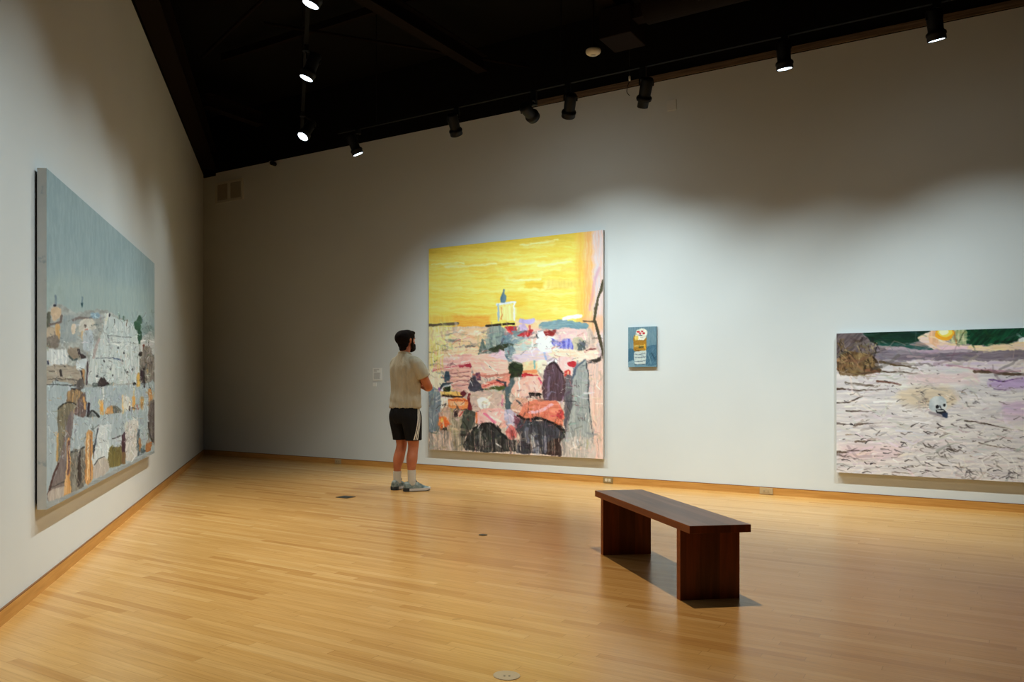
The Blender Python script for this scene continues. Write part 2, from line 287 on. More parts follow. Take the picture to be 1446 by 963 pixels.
    c.line([(1330, 430), (1290, 560), (1265, 715)], 15, (88, 80, 58)); c.line([(1265, 715), (1300, 850), (1335, 985)], 15, (84, 76, 58))
    return c

def paint_small():
    c = Canvas(90, 108, [(887, 461.5), (927.5, 461), (927, 518.5), (887, 514)], (112, 146, 160))
    c.frame(870, 440, 9.63)
    c.poly([(150, 200), (570, 190), (570, 480), (150, 520)], (126, 154, 166), col2=(104, 138, 152), d='v', var=14)
    c.poly([(400, 480), (560, 465), (560, 720), (400, 715)], (66, 104, 128), col2=(92, 130, 148), d='d', var=16)
    c.poly([(150, 500), (240, 490), (245, 620), (180, 680), (150, 680)], (70, 112, 134), d='v'); c.poly([(160, 650), (240, 630), (250, 720), (150, 720)], (130, 160, 172), d='h')
    c.line([(480, 560), (530, 660)], 20, (60, 92, 112)); c.line([(430, 560), (470, 700)], 16, (110, 146, 160))
    c.poly([(240, 530), (400, 520), (395, 640), (385, 695), (250, 680)], (186, 198, 196), col2=(206, 212, 206), d='h', rough=4)
    for y in (560, 605, 655): c.line([(245, y-6), (320, y+8), (390, y-4)], 7, (92, 108, 122))
    c.line([(245, 690), (390, 700)], 7, (70, 84, 90))
    c.poly([(240, 310), (400, 320), (398, 510), (330, 520), (245, 515), (232, 470)], (190, 140, 40), col2=(160, 116, 36), d='h', rough=4)
    c.line([(245, 450), (390, 455)], 10, (216, 196, 120)); c.rect(300, 462, 365, 482, (110, 104, 60), rough=2); c.line([(375, 440), (395, 510)], 16, (232, 176, 40)); c.line([(250, 500), (330, 515)], 10, (120, 80, 34))
    c.poly([(255, 320), (270, 250), (330, 228), (400, 240), (422, 280), (400, 350), (370, 380), (280, 375)], (228, 226, 208), rough=3); c.poly([(245, 330), (290, 320), (300, 372), (248, 380)], (232, 206, 110), rough=3)
    for p in [(295, 268, 22, 12), (345, 268, 20, 12), (325, 292, 22, 14), (372, 290, 16, 14)]: c.ell(*p, (204, 34, 52), rough=2, n=10)
    c.line([(330, 262), (336, 300)], 9, (240, 236, 230)); c.line([(298, 314), (350, 320)], 9, (60, 72, 96)); c.line([(265, 290), (280, 312)], 5, (90, 100, 90)); c.line([(330, 345), (360, 352)], 5, (160, 160, 150))
    c.smear(8, 50); c.scumble(150, 190, 570, 720, 120, 50, 9, 14, 4, .6, .6, 6)
    return c

def paint_desert():
    # the canvas runs on past the picture's right edge
    c = Canvas(420, 240, SKULL_QUAD, (206, 198, 196))
    c.frame(1150, 440, 3.439)
    R = 1650
    c.poly([(90, 80), (R, 40), (R, 900), (90, 900)], (224, 218, 216), col2=(202, 196, 200), d='h', var=18, rough=0)
    c.poly([(90, 80), (R, 30), (R, 250), (90, 250)], (128, 116, 122), col2=(158, 146, 146), d='h', var=20)
    c.poly([(240, 90), (520, 80), (590, 95), (480, 150), (300, 160)], (10, 44, 34), col2=(20, 62, 46), d='h', rough=5); c.line([(300, 155), (420, 160), (570, 182)], 16, (26, 84, 74), d='h', dry=.1)
    c.poly([(660, 85), (R, 40), (R, 130), (1000, 140), (960, 160), (740, 160)], (12, 52, 34), col2=(20, 92, 60), d='d', var=14, rough=4)
    c.poly([(500, 130), (560, 95), (600, 95), (640, 150), (740, 165), (940, 160), (1020, 135), (1020, 185), (800, 190), (600, 190)], (226, 202, 196), col2=(232, 206, 160), d='h', rough=4)
    c.poly([(560, 90), (590, 90), (610, 180), (560, 150)], (232, 186, 150), d='v'); c.poly([(675, 90), (735, 88), (735, 160), (660, 150)], (204, 200, 160), col2=(110, 140, 100), d='v'); c.line([(680, 100), (690, 155)], 7, (186, 120, 60)); c.line([(728, 92), (700, 150)], 5, (60, 80, 50))
    c.poly([(600, 165), (740, 170), (720, 195), (620, 190)], (226, 190, 214), al=.7); c.line([(1000, 140), (1200, 128)], 20, (226, 226, 220))
    c.poly([(290, 170), (700, 195), (R, 180), (R, 230), (700, 240), (330, 235)], (120, 108, 120), col2=(146, 134, 144), d='h', var=16); c.line([(350, 175), (600, 195), (760, 190)], 14, (176, 160, 170), d='h')
    c.poly([(105, 110), (230, 110), (300, 190), (260, 260), (110, 230)], (88, 76, 78), col2=(124, 110, 112), d='d', var=26)
    c.poly([(112, 235), (170, 190), (290, 215), (320, 300), (150, 308), (118, 290)], (96, 72, 48), col2=(150, 124, 84), d='n', var=40, rough=6)
    c.dabs(115, 150, 300, 300, 70, 56, 7, 1.2, [(40, 28, 22), (60, 46, 34), (180, 160, 116), (120, 96, 62), (26, 20, 18)], jit=.7, seed=3)
    c.poly([(310, 235), (700, 240), (R, 235), (R, 300), (800, 290), (600, 260)], (208, 192, 212), col2=(224, 212, 206), d='h', al=.9)
    c.line([(320, 245), (400, 260), (500, 275)], 14, (96, 78, 54), taper=True); c.line([(200, 300), (340, 292), (500, 298)], 12, (84, 64, 48), taper=True); c.line([(780, 288), (920, 300), (1200, 318), (R, 330)], 14, (100, 80, 64)); c.line([(640, 260), (840, 285), (1000, 290)], 7, (176, 120, 140), al=.6)
    c.poly([(860, 335), (1100, 320), (R, 330), (R, 380), (900, 375)], (188, 160, 206), d='h', al=.8, soft=14); c.line([(850, 330), (920, 335), (1010, 322)], 5, (110, 70, 140)); c.line([(870, 375), (930, 378)], 5, (110, 80, 130)); c.poly([(900, 440), (R, 420), (R, 540), (920, 520)], (206, 180, 206), d='h', al=.8, soft=16)
    c.poly([(420, 380), (640, 360), (700, 420), (640, 470), (430, 450)], (212, 188, 150), d='h', al=.55, soft=24); c.rect(450, 300, 800, 350, (226, 190, 190), d='h', al=.5, soft=18); c.rect(120, 640, 420, 720, (222, 194, 200), d='h', al=.6, soft=26)
    c.line([(108, 376), (220, 382), (360, 376)], 10, (84, 64, 54), taper=True); c.line([(108, 445), (170, 440), (235, 412)], 6, (70, 54, 46)); c.line([(300, 335), (420, 355)], 10, (120, 84, 70)); c.line([(150, 345), (300, 360)], 12, (110, 96, 84), dry=.2)
    for p in [((155, 482), (300, 480), 9), ((200, 550), (300, 540), 10), ((110, 680), (270, 672), 13), ((108, 690), (150, 702), 6), ((300, 595), (320, 575), 8), ((200, 632), (320, 620), 10), ((730, 530), (1010, 580), 9), ((800, 640), (1018, 680), 6), ((380, 782), (470, 786), 7), ((110, 545), (155, 548), 12)]:
        c.line([p[0], p[1]], p[2], (70, 56, 50), col2=(130, 112, 100), taper=True, d='h')
    r = random.Random(9)
    for i in range(430):
        x = r.uniform(110, R-350); t = r.random()**.8; y = 250+t*570
        if (x-600)**2+(y-455)**2 < 55**2: continue
        l = r.uniform(8, 46)*(.5+t); a = r.uniform(-.35, .35)
        c.line([(x, y), (x+l*.5, y+l*a*.5+r.uniform(-4, 4)), (x+l, y+l*a)], r.uniform(2, 6.5), r.choice([(66, 56, 54), (96, 84, 80), (130, 116, 112), (150, 130, 110), (236, 230, 226), (240, 236, 234), (176, 150, 160), (48, 42, 48)]), taper=True, al=r.uniform(.4, .95), rough=3, soft=1.8)
    for i in range(60):
        x = r.uniform(100, R); y = r.uniform(480, 830); L = r.uniform(90, 260)
        c.line([(x, y), (x+L, y+L*.06)], r.uniform(5, 14), r.choice([(234, 228, 226), (196, 186, 190), (222, 200, 204), (170, 162, 164)]), al=.4, soft=6, d='h', dry=.2)
    c.dabs(690, 730, 1010, 815, 40, 40, 7, .2, [(70, 66, 70), (120, 112, 110), (232, 228, 226)], jit=1.2, seed=5); c.dabs(500, 640, 700, 760, 26, 40, 6, .2, [(76, 66, 60), (110, 104, 100)], jit=.8, seed=6); c.dabs(520, 380, 820, 470, 30, 34, 5, .3, [(84, 80, 84), (130, 104, 80)], jit=.8, seed=8)
    c.smear(8, 60); c.scumble(90, 80, 1650, 300, 200, 110, 10, 20, 5, .6, .1, 8); c.scumble(90, 300, 1650, 840, 420, 100, 9, 16, 6, .6, .05, 8)
    c.ell(632, 108, 46, 34, (238, 168, 30), rough=3, var=10); c.ell(634, 100, 36, 24, (246, 214, 90), rough=2, var=6); c.ell(628, 98, 22, 16, (240, 232, 196), rough=2, var=4)
    c.dabs(115, 540, 1250, 810, 150, 34, 6, 0, [(58, 48, 46), (84, 72, 68), (40, 36, 40), (240, 236, 234)], jit=.5, al=.85, seed=61)
    c.dabs(115, 330, 1250, 540, 70, 26, 4, 0, [(70, 60, 58), (110, 96, 90), (240, 236, 234)], jit=.5, al=.8, seed=62)
    # the small skull lying in the sand
    c.line([(560, 490), (640, 512)], 14, (120, 112, 124), al=.6, soft=8)
    c.poly([(557, 462), (562, 430), (585, 413), (620, 412), (640, 430), (642, 460), (630, 480), (600, 492), (570, 484)], (206, 210, 212), col2=(180, 188, 194), rough=3)
    c.ell(597, 464, 9, 9, (26, 28, 34), rough=2, n=10); c.ell(630, 455, 7, 8, (30, 32, 40), rough=2, n=10); c.poly([(590, 478), (620, 474), (642, 488), (632, 500), (596, 496)], (44, 46, 54), rough=3); c.line([(598, 484), (626, 482)], 5, (214, 214, 212)); c.line([(608, 458), (614, 470)], 6, (80, 84, 92)); c.poly([(620, 495), (650, 492), (645, 518), (625, 514)], (52, 66, 92), rough=3)
    return c

def paint_city():
    c = Canvas(330, 430, [(69, 231), (219.5, 375), (219.5, 640), (69, 714)], (146, 168, 172))
    # sky: tall brushed verticals
    c.poly([(60, 220), (230, 360), (230, 470), (60, 450)], (140, 166, 170), col2=(152, 176, 178), d='v', var=10, rough=0)
    c.frame(50, 360, 5.35)
    c.poly([(90, -700), (915, 60), (915, 600), (90, 500)], (144, 168, 176), col2=(156, 178, 184), d='v', var=9, rough=0)
    c.poly([(90, 100), (560, 200), (915, 300), (915, 520), (90, 520)], (156, 178, 180), col2=(168, 186, 184), d='v', var=10, al=.7, soft=80)
    c.rect(95, 180, 230, 360, (160, 180, 178), al=.5, soft=40); c.line([(840, 560), (900, 600)], 60, (128, 152, 150), al=.6, soft=20)
    # the town
    c.poly([(95, 395), (330, 420), (420, 400), (560, 410), (700, 500), (760, 540), (800, 640), (910, 650), (910, 2000), (95, 2000)], (178, 186, 186), col2=(150, 156, 156), d='n', var=26, rough=8)
    c.rect(200, 430, 330, 640, (140, 158, 168), col2=(160, 172, 176), d='v', soft=14, al=.8)
    c.poly([(135, 370), (210, 380), (205, 440), (150, 470)], (206, 182, 154), rough=4); c.line([(168, 280), (172, 350)], 16, (112, 134, 152), al=.8, taper=False); c.ell(167, 354, 13, 10, (34, 38, 60), rough=3, n=10)
    c.poly([(103, 400), (132, 405), (128, 520), (103, 520)], (92, 96, 86), d='v'); c.line([(130, 495), (205, 478), (215, 430)], 17, (120, 108, 106)); c.rect(165, 500, 200, 620, (206, 168, 112), d='v', rough=4); c.rect(103, 520, 165, 590, (196, 180, 158), col2=(170, 160, 146)); c.poly([(100, 590), (180, 580), (200, 640), (180, 680), (100, 660)], (126, 118, 112), col2=(150, 140, 134))
    c.line([(367, 300), (368, 345)], 12, (110, 136, 152)); c.poly([(358, 345), (378, 345), (370, 384)], (40, 88, 98), rough=2)
    c.line([(300, 470), (350, 455), (430, 465)], 18, (126, 116, 116)); c.poly([(350, 480), (440, 470), (470, 540), (400, 560), (345, 560)], (206, 204, 196)); c.ell(394, 520, 9, 14, (84, 74, 70), rough=2, n=9); c.rect(290, 500, 318, 570, (216, 202, 184)); c.line([(395, 548), (410, 544)], 8, (206, 120, 100)); c.rect(365, 560, 400, 630, (206, 184, 150), d='v')
    c.poly([(430, 420), (490, 425), (500, 470), (440, 465)], (136, 168, 190)); c.line([(430, 430), (490, 465)], 6, (180, 206, 220)); c.line([(440, 520), (480, 515)], 10, (110, 128, 130))
    c.poly([(540, 430), (620, 470), (760, 540), (790, 700), (780, 960), (560, 960), (420, 960), (420, 800), (440, 700), (530, 560)], (178, 194, 198), col2=(200, 210, 212), d='v', rough=6)
    c.ell(575, 450, 8, 14, (40, 44, 70), rough=2, n=9); c.line([(560, 440), (545, 520)], 18, (212, 214, 210), d='v'); c.line([(490, 620), (470, 700), (450, 760)], 20, (176, 160, 160), al=.8); c.rect(380, 560, 450, 700, (178, 192, 204), d='v', al=.9)
    c.line([(645, 440), (648, 480)], 12, (110, 136, 134), al=.8); c.line([(676, 460), (680, 500)], 10, (92, 124, 116)); c.line([(612, 485), (604, 530)], 6, (70, 76, 80)); c.line([(705, 490), (700, 540)], 6, (120, 96, 80))
    c.line([(790, 470), (795, 560), (798, 660)], 30, (54, 98, 78), taper=False, rough=6); c.line([(765, 515), (772, 560)], 22, (50, 96, 72), rough=5); c.ell(798, 505, 24, 20, (70, 110, 92), rough=6, al=.8)
    c.line([(562, 602), (650, 612), (735, 625)], 5, (96, 108, 116)); c.line([(565, 600), (568, 660)], 5, (96, 108, 120)); c.line([(590, 620), (600, 655), (650, 660)], 4, (140, 150, 156)); c.line([(560, 660), (665, 680)], 7, (232, 236, 234)); c.line([(470, 765), (600, 770), (650, 782)], 6, (90, 104, 122)); c.line([(610, 778), (655, 786)], 10, (78, 104, 144)); 
    for x, y in [(530, 792), (668, 792), (584, 850), (685, 740), (688, 868), (706, 880), (600, 905), (640, 700), (480, 900), (740, 860)]: c.ell(x, y, 7, 9, (60, 68, 78), rough=3, n=8)
    c.dabs(430, 500, 790, 940, 60, 46, 5, 1.5, [(226, 232, 232), (140, 154, 160), (206, 214, 214), (108, 120, 128), (210, 190, 176)], jit=.25, seed=11); c.dabs(430, 560, 780, 940, 24, 50, 4, .15, [(120, 132, 140), (230, 234, 232)], jit=.15, seed=12)
    c.poly([(805, 650), (860, 640), (910, 660), (910, 770), (800, 760)], (190, 194, 194)); c.line([(808, 655), (850, 650), (905, 670)], 7, (236, 238, 236)); c.line([(830, 690), (828, 735)], 17, (134, 72, 54)); c.ell(800, 750, 16, 18, (50, 46, 44), rough=3); c.line([(840, 735), (890, 765)], 26, (96, 116, 146)); c.line([(862, 655), (866, 700)], 4, (60, 60, 60))
    c.poly([(800, 790), (905, 780), (908, 2000), (800, 2000)], (156, 150, 142), col2=(120, 114, 108), d='v', rough=5); c.dabs(800, 780, 905, 1500, 60, 60, 6, 1.5, [(40, 38, 44), (206, 176, 110), (226, 226, 220), (84, 72, 76), (60, 84, 96)], jit=.3, seed=13)
    c.poly([(105, 680), (260, 700), (268, 760), (245, 815), (110, 800)], (186, 196, 202), col2=(208, 216, 220), d='v', rough=4)
    for x in (140, 165, 192, 220, 245): c.line([(x, 690), (x+4, 810)], 8, (230, 234, 234), al=.8)
    c.rect(102, 765, 117, 800, (50, 56, 88), rough=2); c.poly([(270, 690), (340, 680), (345, 760), (275, 760)], (150, 138, 124)); c.poly([(330, 690), (350, 690), (352, 720), (390, 750), (385, 770), (345, 755)], (52, 44, 52), rough=3); c.line([(268, 742), (300, 768), (330, 765)], 14, (72, 88, 92))
    c.poly([(100, 810), (330, 820), (345, 960), (100, 960)], (156, 148, 136), col2=(178, 170, 158), d='h', rough=5); c.poly([(330, 780), (400, 770), (380, 850), (335, 850)], (196, 208, 216)); c.line([(210, 842), (216, 885)], 17, (50, 46, 52), taper=False); c.line([(120, 850), (165, 845)], 6, (90, 84, 80)); c.rect(168, 915, 190, 950, (60, 60, 70), rough=2); c.line([(105, 910), (160, 905), (330, 925)], 6, (88, 82, 76)); c.line([(232, 815), (245, 822)], 6, (60, 60, 60))
    c.line([(410, 790), (405, 960)], 12, (84, 66, 80)); c.line([(375, 850), (378, 960)], 22, (180, 140, 90), d='v'); c.poly([(490, 960), (500, 915), (520, 930), (530, 910), (560, 960)], (62, 46, 52), rough=3); c.line([(790, 900), (788, 960)], 16, (206, 168, 90)); c.line([(820, 880), (822, 960)], 12, (60, 40, 60))
    # lower part
    c.frame(50, 520, 4.817)
    c.poly([(88, 95), (300, 100), (360, 115), (745, 110), (820, 110), (820, 620), (88, 930)], (172, 188, 196), col2=(158, 176, 186), d='v', var=12, rough=4)
    c.line([(92, 82), (150, 86), (250, 100), (310, 95)], 7, (60, 60, 60)); c.line([(260, 120), (320, 128)], 12, (50, 46, 50)); c.line([(325, 0), (345, 100)], 10, (70, 60, 66)); c.rect(300, 60, 345, 120, (100, 96, 96), d='v')
    c.poly([(455, 50), (480, 60), (505, 85), (508, 110), (440, 110)], (56, 44, 50), rough=4); c.poly([(400, 90), (440, 85), (438, 112), (400, 112)], (92, 106, 108)); c.rect(700, 50, 720, 120, (214, 176, 84), rough=3, d='v'); c.line([(728, 20), (735, 110)], 12, (60, 40, 56)); c.line([(745, 0), (750, 130)], 14, (60, 54, 60)); c.ell(682, 110, 12, 10, (30, 32, 40), rough=3, n=9)
    c.poly([(235, 135), (320, 130), (355, 180), (350, 260), (300, 300), (230, 260)], (190, 154, 100), col2=(126, 108, 88), d='v', var=34, rough=5); c.poly([(320, 170), (355, 150), (360, 310), (280, 300), (285, 250)], (128, 106, 106), col2=(104, 90, 90), d='d', rough=4); c.line([(346, 180), (352, 260)], 14, (206, 160, 100), d='v')
    c.poly([(168, 250), (190, 225), (250, 215), (290, 240), (250, 300), (230, 420), (190, 560), (165, 620), (160, 520), (168, 420)], (140, 134, 112), col2=(110, 106, 92), d='v', var=26, rough=4); c.line([(170, 250), (200, 222), (250, 208), (288, 226)], 8, (40, 40, 40)); c.line([(168, 420), (163, 600)], 12, (196, 160, 96), d='v')
    c.poly([(240, 290), (275, 280), (262, 420), (250, 560), (240, 860), (105, 880), (108, 800), (160, 680), (200, 520)], (116, 106, 110), col2=(140, 130, 130), d='v', var=20, rough=4); c.line([(172, 620), (130, 730), (105, 830)], 14, (84, 54, 56)); c.line([(120, 790), (170, 765), (220, 750)], 7, (70, 70, 72)); c.poly([(110, 810), (220, 780), (220, 840), (115, 885)], (168, 158, 154), col2=(190, 182, 174), d='v')
    c.poly([(232, 470), (250, 465), (258, 820), (245, 850), (205, 850), (222, 700)], (202, 146, 78), col2=(220, 180, 124), d='v', var=24, rough=3); c.line([(242, 470), (238, 700)], 12, (120, 84, 84))
    c.poly([(255, 540), (330, 530), (355, 540), (358, 760), (260, 830)], (150, 150, 142), col2=(108, 106, 100), d='v', var=34, rough=4); c.poly([(308, 545), (322, 560), (330, 740), (300, 790), (302, 640)], (64, 58, 60), d='v', rough=3); c.line([(262, 545), (310, 538), (345, 520)], 12, (72, 76, 76)); c.dabs(258, 560, 352, 800, 26, 50, 5, 1.3, [(200, 200, 190), (70, 68, 66), (176, 164, 150)], jit=.5, seed=17)
    c.poly([(360, 425), (400, 425), (402, 735), (355, 755)], (216, 166, 98), col2=(190, 136, 76), d='v', var=24, rough=3); c.line([(372, 430), (370, 740)], 6, (236, 206, 160)); c.line([(388, 430), (388, 740)], 4, (120, 96, 90))
    c.poly([(368, 225), (385, 220), (380, 300), (366, 310)], (48, 40, 60), rough=3); c.line([(370, 310), (400, 270), (430, 300), (442, 318)], 13, (50, 54, 58)); c.poly([(370, 318), (400, 285), (435, 318)], (120, 128, 130), rough=3)
    c.rect(453, 215, 475, 302, (222, 164, 70), rough=3, d='v'); c.poly([(485, 290), (500, 262), (535, 245), (545, 296), (486, 298)], (214, 156, 84), rough=3); c.poly([(540, 245), (565, 255), (595, 280), (595, 297), (542, 297)], (110, 116, 112), rough=3); c.rect(598, 185, 612, 297, (226, 196, 140), rough=3, d='v'); c.poly([(608, 190), (645, 192), (665, 250), (640, 280), (610, 285)], (206, 208, 200), rough=4); c.rect(672, 195, 690, 275, (222, 166, 70), rough=3, d='v'); c.line([(680, 130), (680, 190)], 5, (226, 180, 90)); c.line([(655, 255), (650, 280)], 10, (50, 54, 70)); c.line([(668, 265), (700, 276)], 7, (44, 48, 60)); c.poly([(725, 200), (745, 200), (742, 270), (728, 276)], (190, 150, 80), rough=3); c.line([(704, 250), (708, 275)], 9, (160, 70, 50))
    c.rect(775, 150, 798, 235, (206, 150, 86), rough=3, d='v'); c.poly([(775, 240), (820, 230), (820, 520), (795, 500), (775, 400)], (130, 122, 118), col2=(96, 88, 88), d='v', rough=4); c.line([(772, 375), (790, 460), (800, 500)], 9, (50, 48, 50))
    c.poly([(620, 370), (705, 365), (702, 585), (630, 625)], (206, 204, 202), col2=(190, 190, 188), d='v', rough=4); c.line([(440, 375), (412, 400), (395, 395)], 6, (86, 92, 100)); c.line([(490, 375), (525, 372)], 9, (120, 134, 144)); c.poly([(415, 420), (440, 380), (530, 375), (520, 480), (505, 620), (405, 650), (400, 560), (430, 500)], (190, 204, 212), col2=(206, 214, 218), d='v', rough=4); c.line([(438, 400), (420, 500), (405, 560)], 10, (72, 84, 100)); c.poly([(402, 510), (425, 500), (405, 600)], (60, 74, 92), rough=3)
    c.poly([(515, 530), (560, 520), (600, 525), (600, 640), (512, 668)], (134, 124, 66), col2=(112, 104, 58), d='v', rough=3); c.poly([(533, 470), (600, 450), (600, 520), (533, 528)], (176, 190, 200), rough=3); c.line([(535, 470), (580, 458), (618, 440)], 7, (60, 60, 66)); c.poly([(598, 455), (622, 430), (622, 570), (600, 575)], (76, 46, 62), rough=3, d='v'); c.rect(598, 570, 622, 640, (130, 104, 70), rough=3, d='v')
    c.poly([(410, 650), (440, 610), (490, 595), (512, 620), (512, 680), (450, 730), (405, 728)], (176, 170, 164), col2=(196, 188, 182), d='v', rough=4); c.line([(410, 640), (440, 605), (480, 590)], 7, (80, 84, 90))
    c.rect(705, 420, 716, 580, (70, 88, 100), rough=3, d='v'); c.rect(714, 480, 726, 560, (176, 124, 72), rough=3, d='v'); c.poly([(726, 540), (760, 560), (745, 575), (724, 575)], (72, 90, 100), rough=3); c.poly([(760, 520), (795, 500), (790, 560), (756, 572)], (180, 120, 62), rough=3); c.rect(470, 120, 480, 215, (206, 212, 212), rough=3)
    c.poly([(90, 890), (300, 810), (440, 730), (640, 640), (820, 560), (820, 640), (90, 960)], (160, 170, 174), col2=(142, 152, 158), d='h', rough=4)
    c.dabs(95, 110, 800, 600, 60, 60, 5, 1.55, [(196, 208, 216), (140, 156, 168), (120, 130, 140), (214, 220, 224)], jit=.15, seed=21, al=.7)
    c.drips(95, 815, 130, 640, 40, 4, [(150, 168, 182), (206, 216, 222)], al=.5)
    c.smear(8, 50); c.scumble(88, -380, 820, 620, 1300, 34, 5, 24, 7, .75, .75, 8); c.scumble(88, 100, 820, 900, 300, 60, 6, 22, 8, .6, .9, 8)
    c.dabs(95, -300, 810, 560, 300, 22, 4, 1.3, [(50, 52, 62), (232, 236, 236), (196, 150, 96), (90, 100, 112), (222, 226, 226)], jit=1.3, al=.7, seed=31)
    return c
# ---------------------------------------------------------------- helpers
def link(name, me, mat=None, parent=None, smooth=False):
    o = bpy.data.objects.new(name, me); COL.objects.link(o)
    if mat is not None: me.materials.append(mat)
    if parent is not None: o.parent = parent
    if smooth:
        for p in me.polygons: p.use_smooth = True
    return o
def mesh(name, bm, mat=None, parent=None, smooth=False):
    bmesh.ops.recalc_face_normals(bm, faces=bm.faces)
    me = bpy.data.meshes.new(name); bm.to_mesh(me); bm.free()
    return link(name, me, mat, parent, smooth)
def thing(name, label, cat, loc=(0, 0, 0), rz=0, group=None):
    o = bpy.data.objects.new(name, None); COL.objects.link(o); o.location = loc; o.rotation_euler = (0, 0, rz)
    o.empty_display_size = .1
    return tag(o, label, cat, group)
def tag(o, label, cat, group=None):
    o['label'] = label; o['category'] = cat
    if group: o['group'] = group
    return o
def struct(o): o['kind'] = 'structure'; return o
def box(bm, x0, y0, z0, x1, y1, z1, M=None, bev=0):
    vs = [bm.verts.new(Vector(p)) for p in [(x0, y0, z0), (x1, y0, z0), (x1, y1, z0), (x0, y1, z0), (x0, y0, z1), (x1, y0, z1), (x1, y1, z1), (x0, y1, z1)]]
    fs = [bm.faces.new([vs[i] for i in f]) for f in [(0, 3, 2, 1), (4, 5, 6, 7), (0, 1, 5, 4), (1, 2, 6, 5), (2, 3, 7, 6), (3, 0, 4, 7)]]
    if bev:
        es = list({e for f in fs for e in f.edges})
        r = bmesh.ops.bevel(bm, geom=es, offset=bev, segments=2, affect='EDGES', profile=.5)
        vs = list({v for f in r['faces'] for v in f.verts} | {v for v in vs if v.is_valid})
    if M is not None:
        for v in vs: v.co = M @ v.co
    return vs
def lathe(bm, prof, M=Matrix(), seg=28, cap=True):
    rings = []
    for r, z in prof:
        rings.append([bm.verts.new(M @ Vector((r*math.cos(2*PI*i/seg), r*math.sin(2*PI*i/seg), z))) for i in range(seg)])
    for a, b in zip(rings, rings[1:]):
        for i in range(seg): bm.faces.new([a[i], a[(i+1) % seg], b[(i+1) % seg], b[i]])
    if cap: bm.faces.new(rings[0][::-1]); bm.faces.new(rings[-1])
def cr(pts, n=4):
    P = [Vector(p) if len(p) < 5 else np.array(p, float) for p in pts]; P = [np.array(p, float) for p in pts]
    out = []
    for i in range(len(P)-1):
        p0 = P[max(i-1, 0)]; p1 = P[i]; p2 = P[i+1]; p3 = P[min(i+2, len(P)-1)]
        for k in range(n):
            t = k/n
            out.append(.5*((2*p1)+(-p0+p2)*t+(2*p0-5*p1+4*p2-p3)*t*t+(-p0+3*p1-3*p2+p3)*t**3))
    out.append(P[-1]); return out
def tube(bm, pts, seg=18, n=4, ref=(1, 0, 0), M=Matrix()):
    """pts: (x,y,z,ra,rb); ra along ref, rb across it"""
    Q = cr([p if len(p) == 5 else (*p, p[3]) for p in pts], n) if n > 1 else [np.array(p if len(p) == 5 else (*p, p[3]), float) for p in pts]
    rings = []; N = len(Q)
    for i, q in enumerate(Q):
        t = Vector(Q[min(i+1, N-1)][:3]-Q[max(i-1, 0)][:3]).normalized()
        a = Vector(ref); a = (a-t*a.dot(t))
        if a.length < .2: a = Vector((0, 0, 1)); a = a-t*a.dot(t)
        a.normalize(); b = t.cross(a)
        rings.append([bm.verts.new(M @ (Vector(q[:3])+a*q[3]*math.cos(2*PI*k/seg)+b*q[4]*math.sin(2*PI*k/seg))) for k in range(seg)])
    for r0, r1 in zip(rings, rings[1:]):
        for k in range(seg): bm.faces.new([r0[k], r0[(k+1) % seg], r1[(k+1) % seg], r1[k]])
    bm.faces.new(rings[0][::-1]); bm.faces.new(rings[-1])
def ellip(bm, c, r, rx=0, u=20, v=12, M=Matrix()):
    T = M @ Matrix.Translation(c) @ Matrix.Rotation(rx, 4, 'X') @ Matrix.Diagonal((*r, 1))
    bmesh.ops.create_uvsphere(bm, u_segments=u, v_segments=v, radius=1, matrix=T)
def bake(o, mods):
    for typ, kw in mods:
        m = o.modifiers.new(typ, typ)
        for k, v in kw.items(): setattr(m, k, v)
    dg = bpy.context.evaluated_depsgraph_get(); dg.update()
    me = bpy.data.meshes.new_from_object(o.evaluated_get(dg)); mats = [m for m in o.data.materials]
    o.modifiers.clear(); old = o.data; o.data = me
    if not me.materials:
        for m in mats: me.materials.append(m)
    for p in me.polygons: p.use_smooth = True
    bpy.data.meshes.remove(old); return o
def skin(name, bm, mat, parent, vox=.006, sm=6, fac=.5):
    o = mesh(name, bm, mat, parent)
    return bake(o, [('REMESH', dict(mode='VOXEL', voxel_size=vox, adaptivity=0)), ('SMOOTH', dict(factor=fac, iterations=sm))])

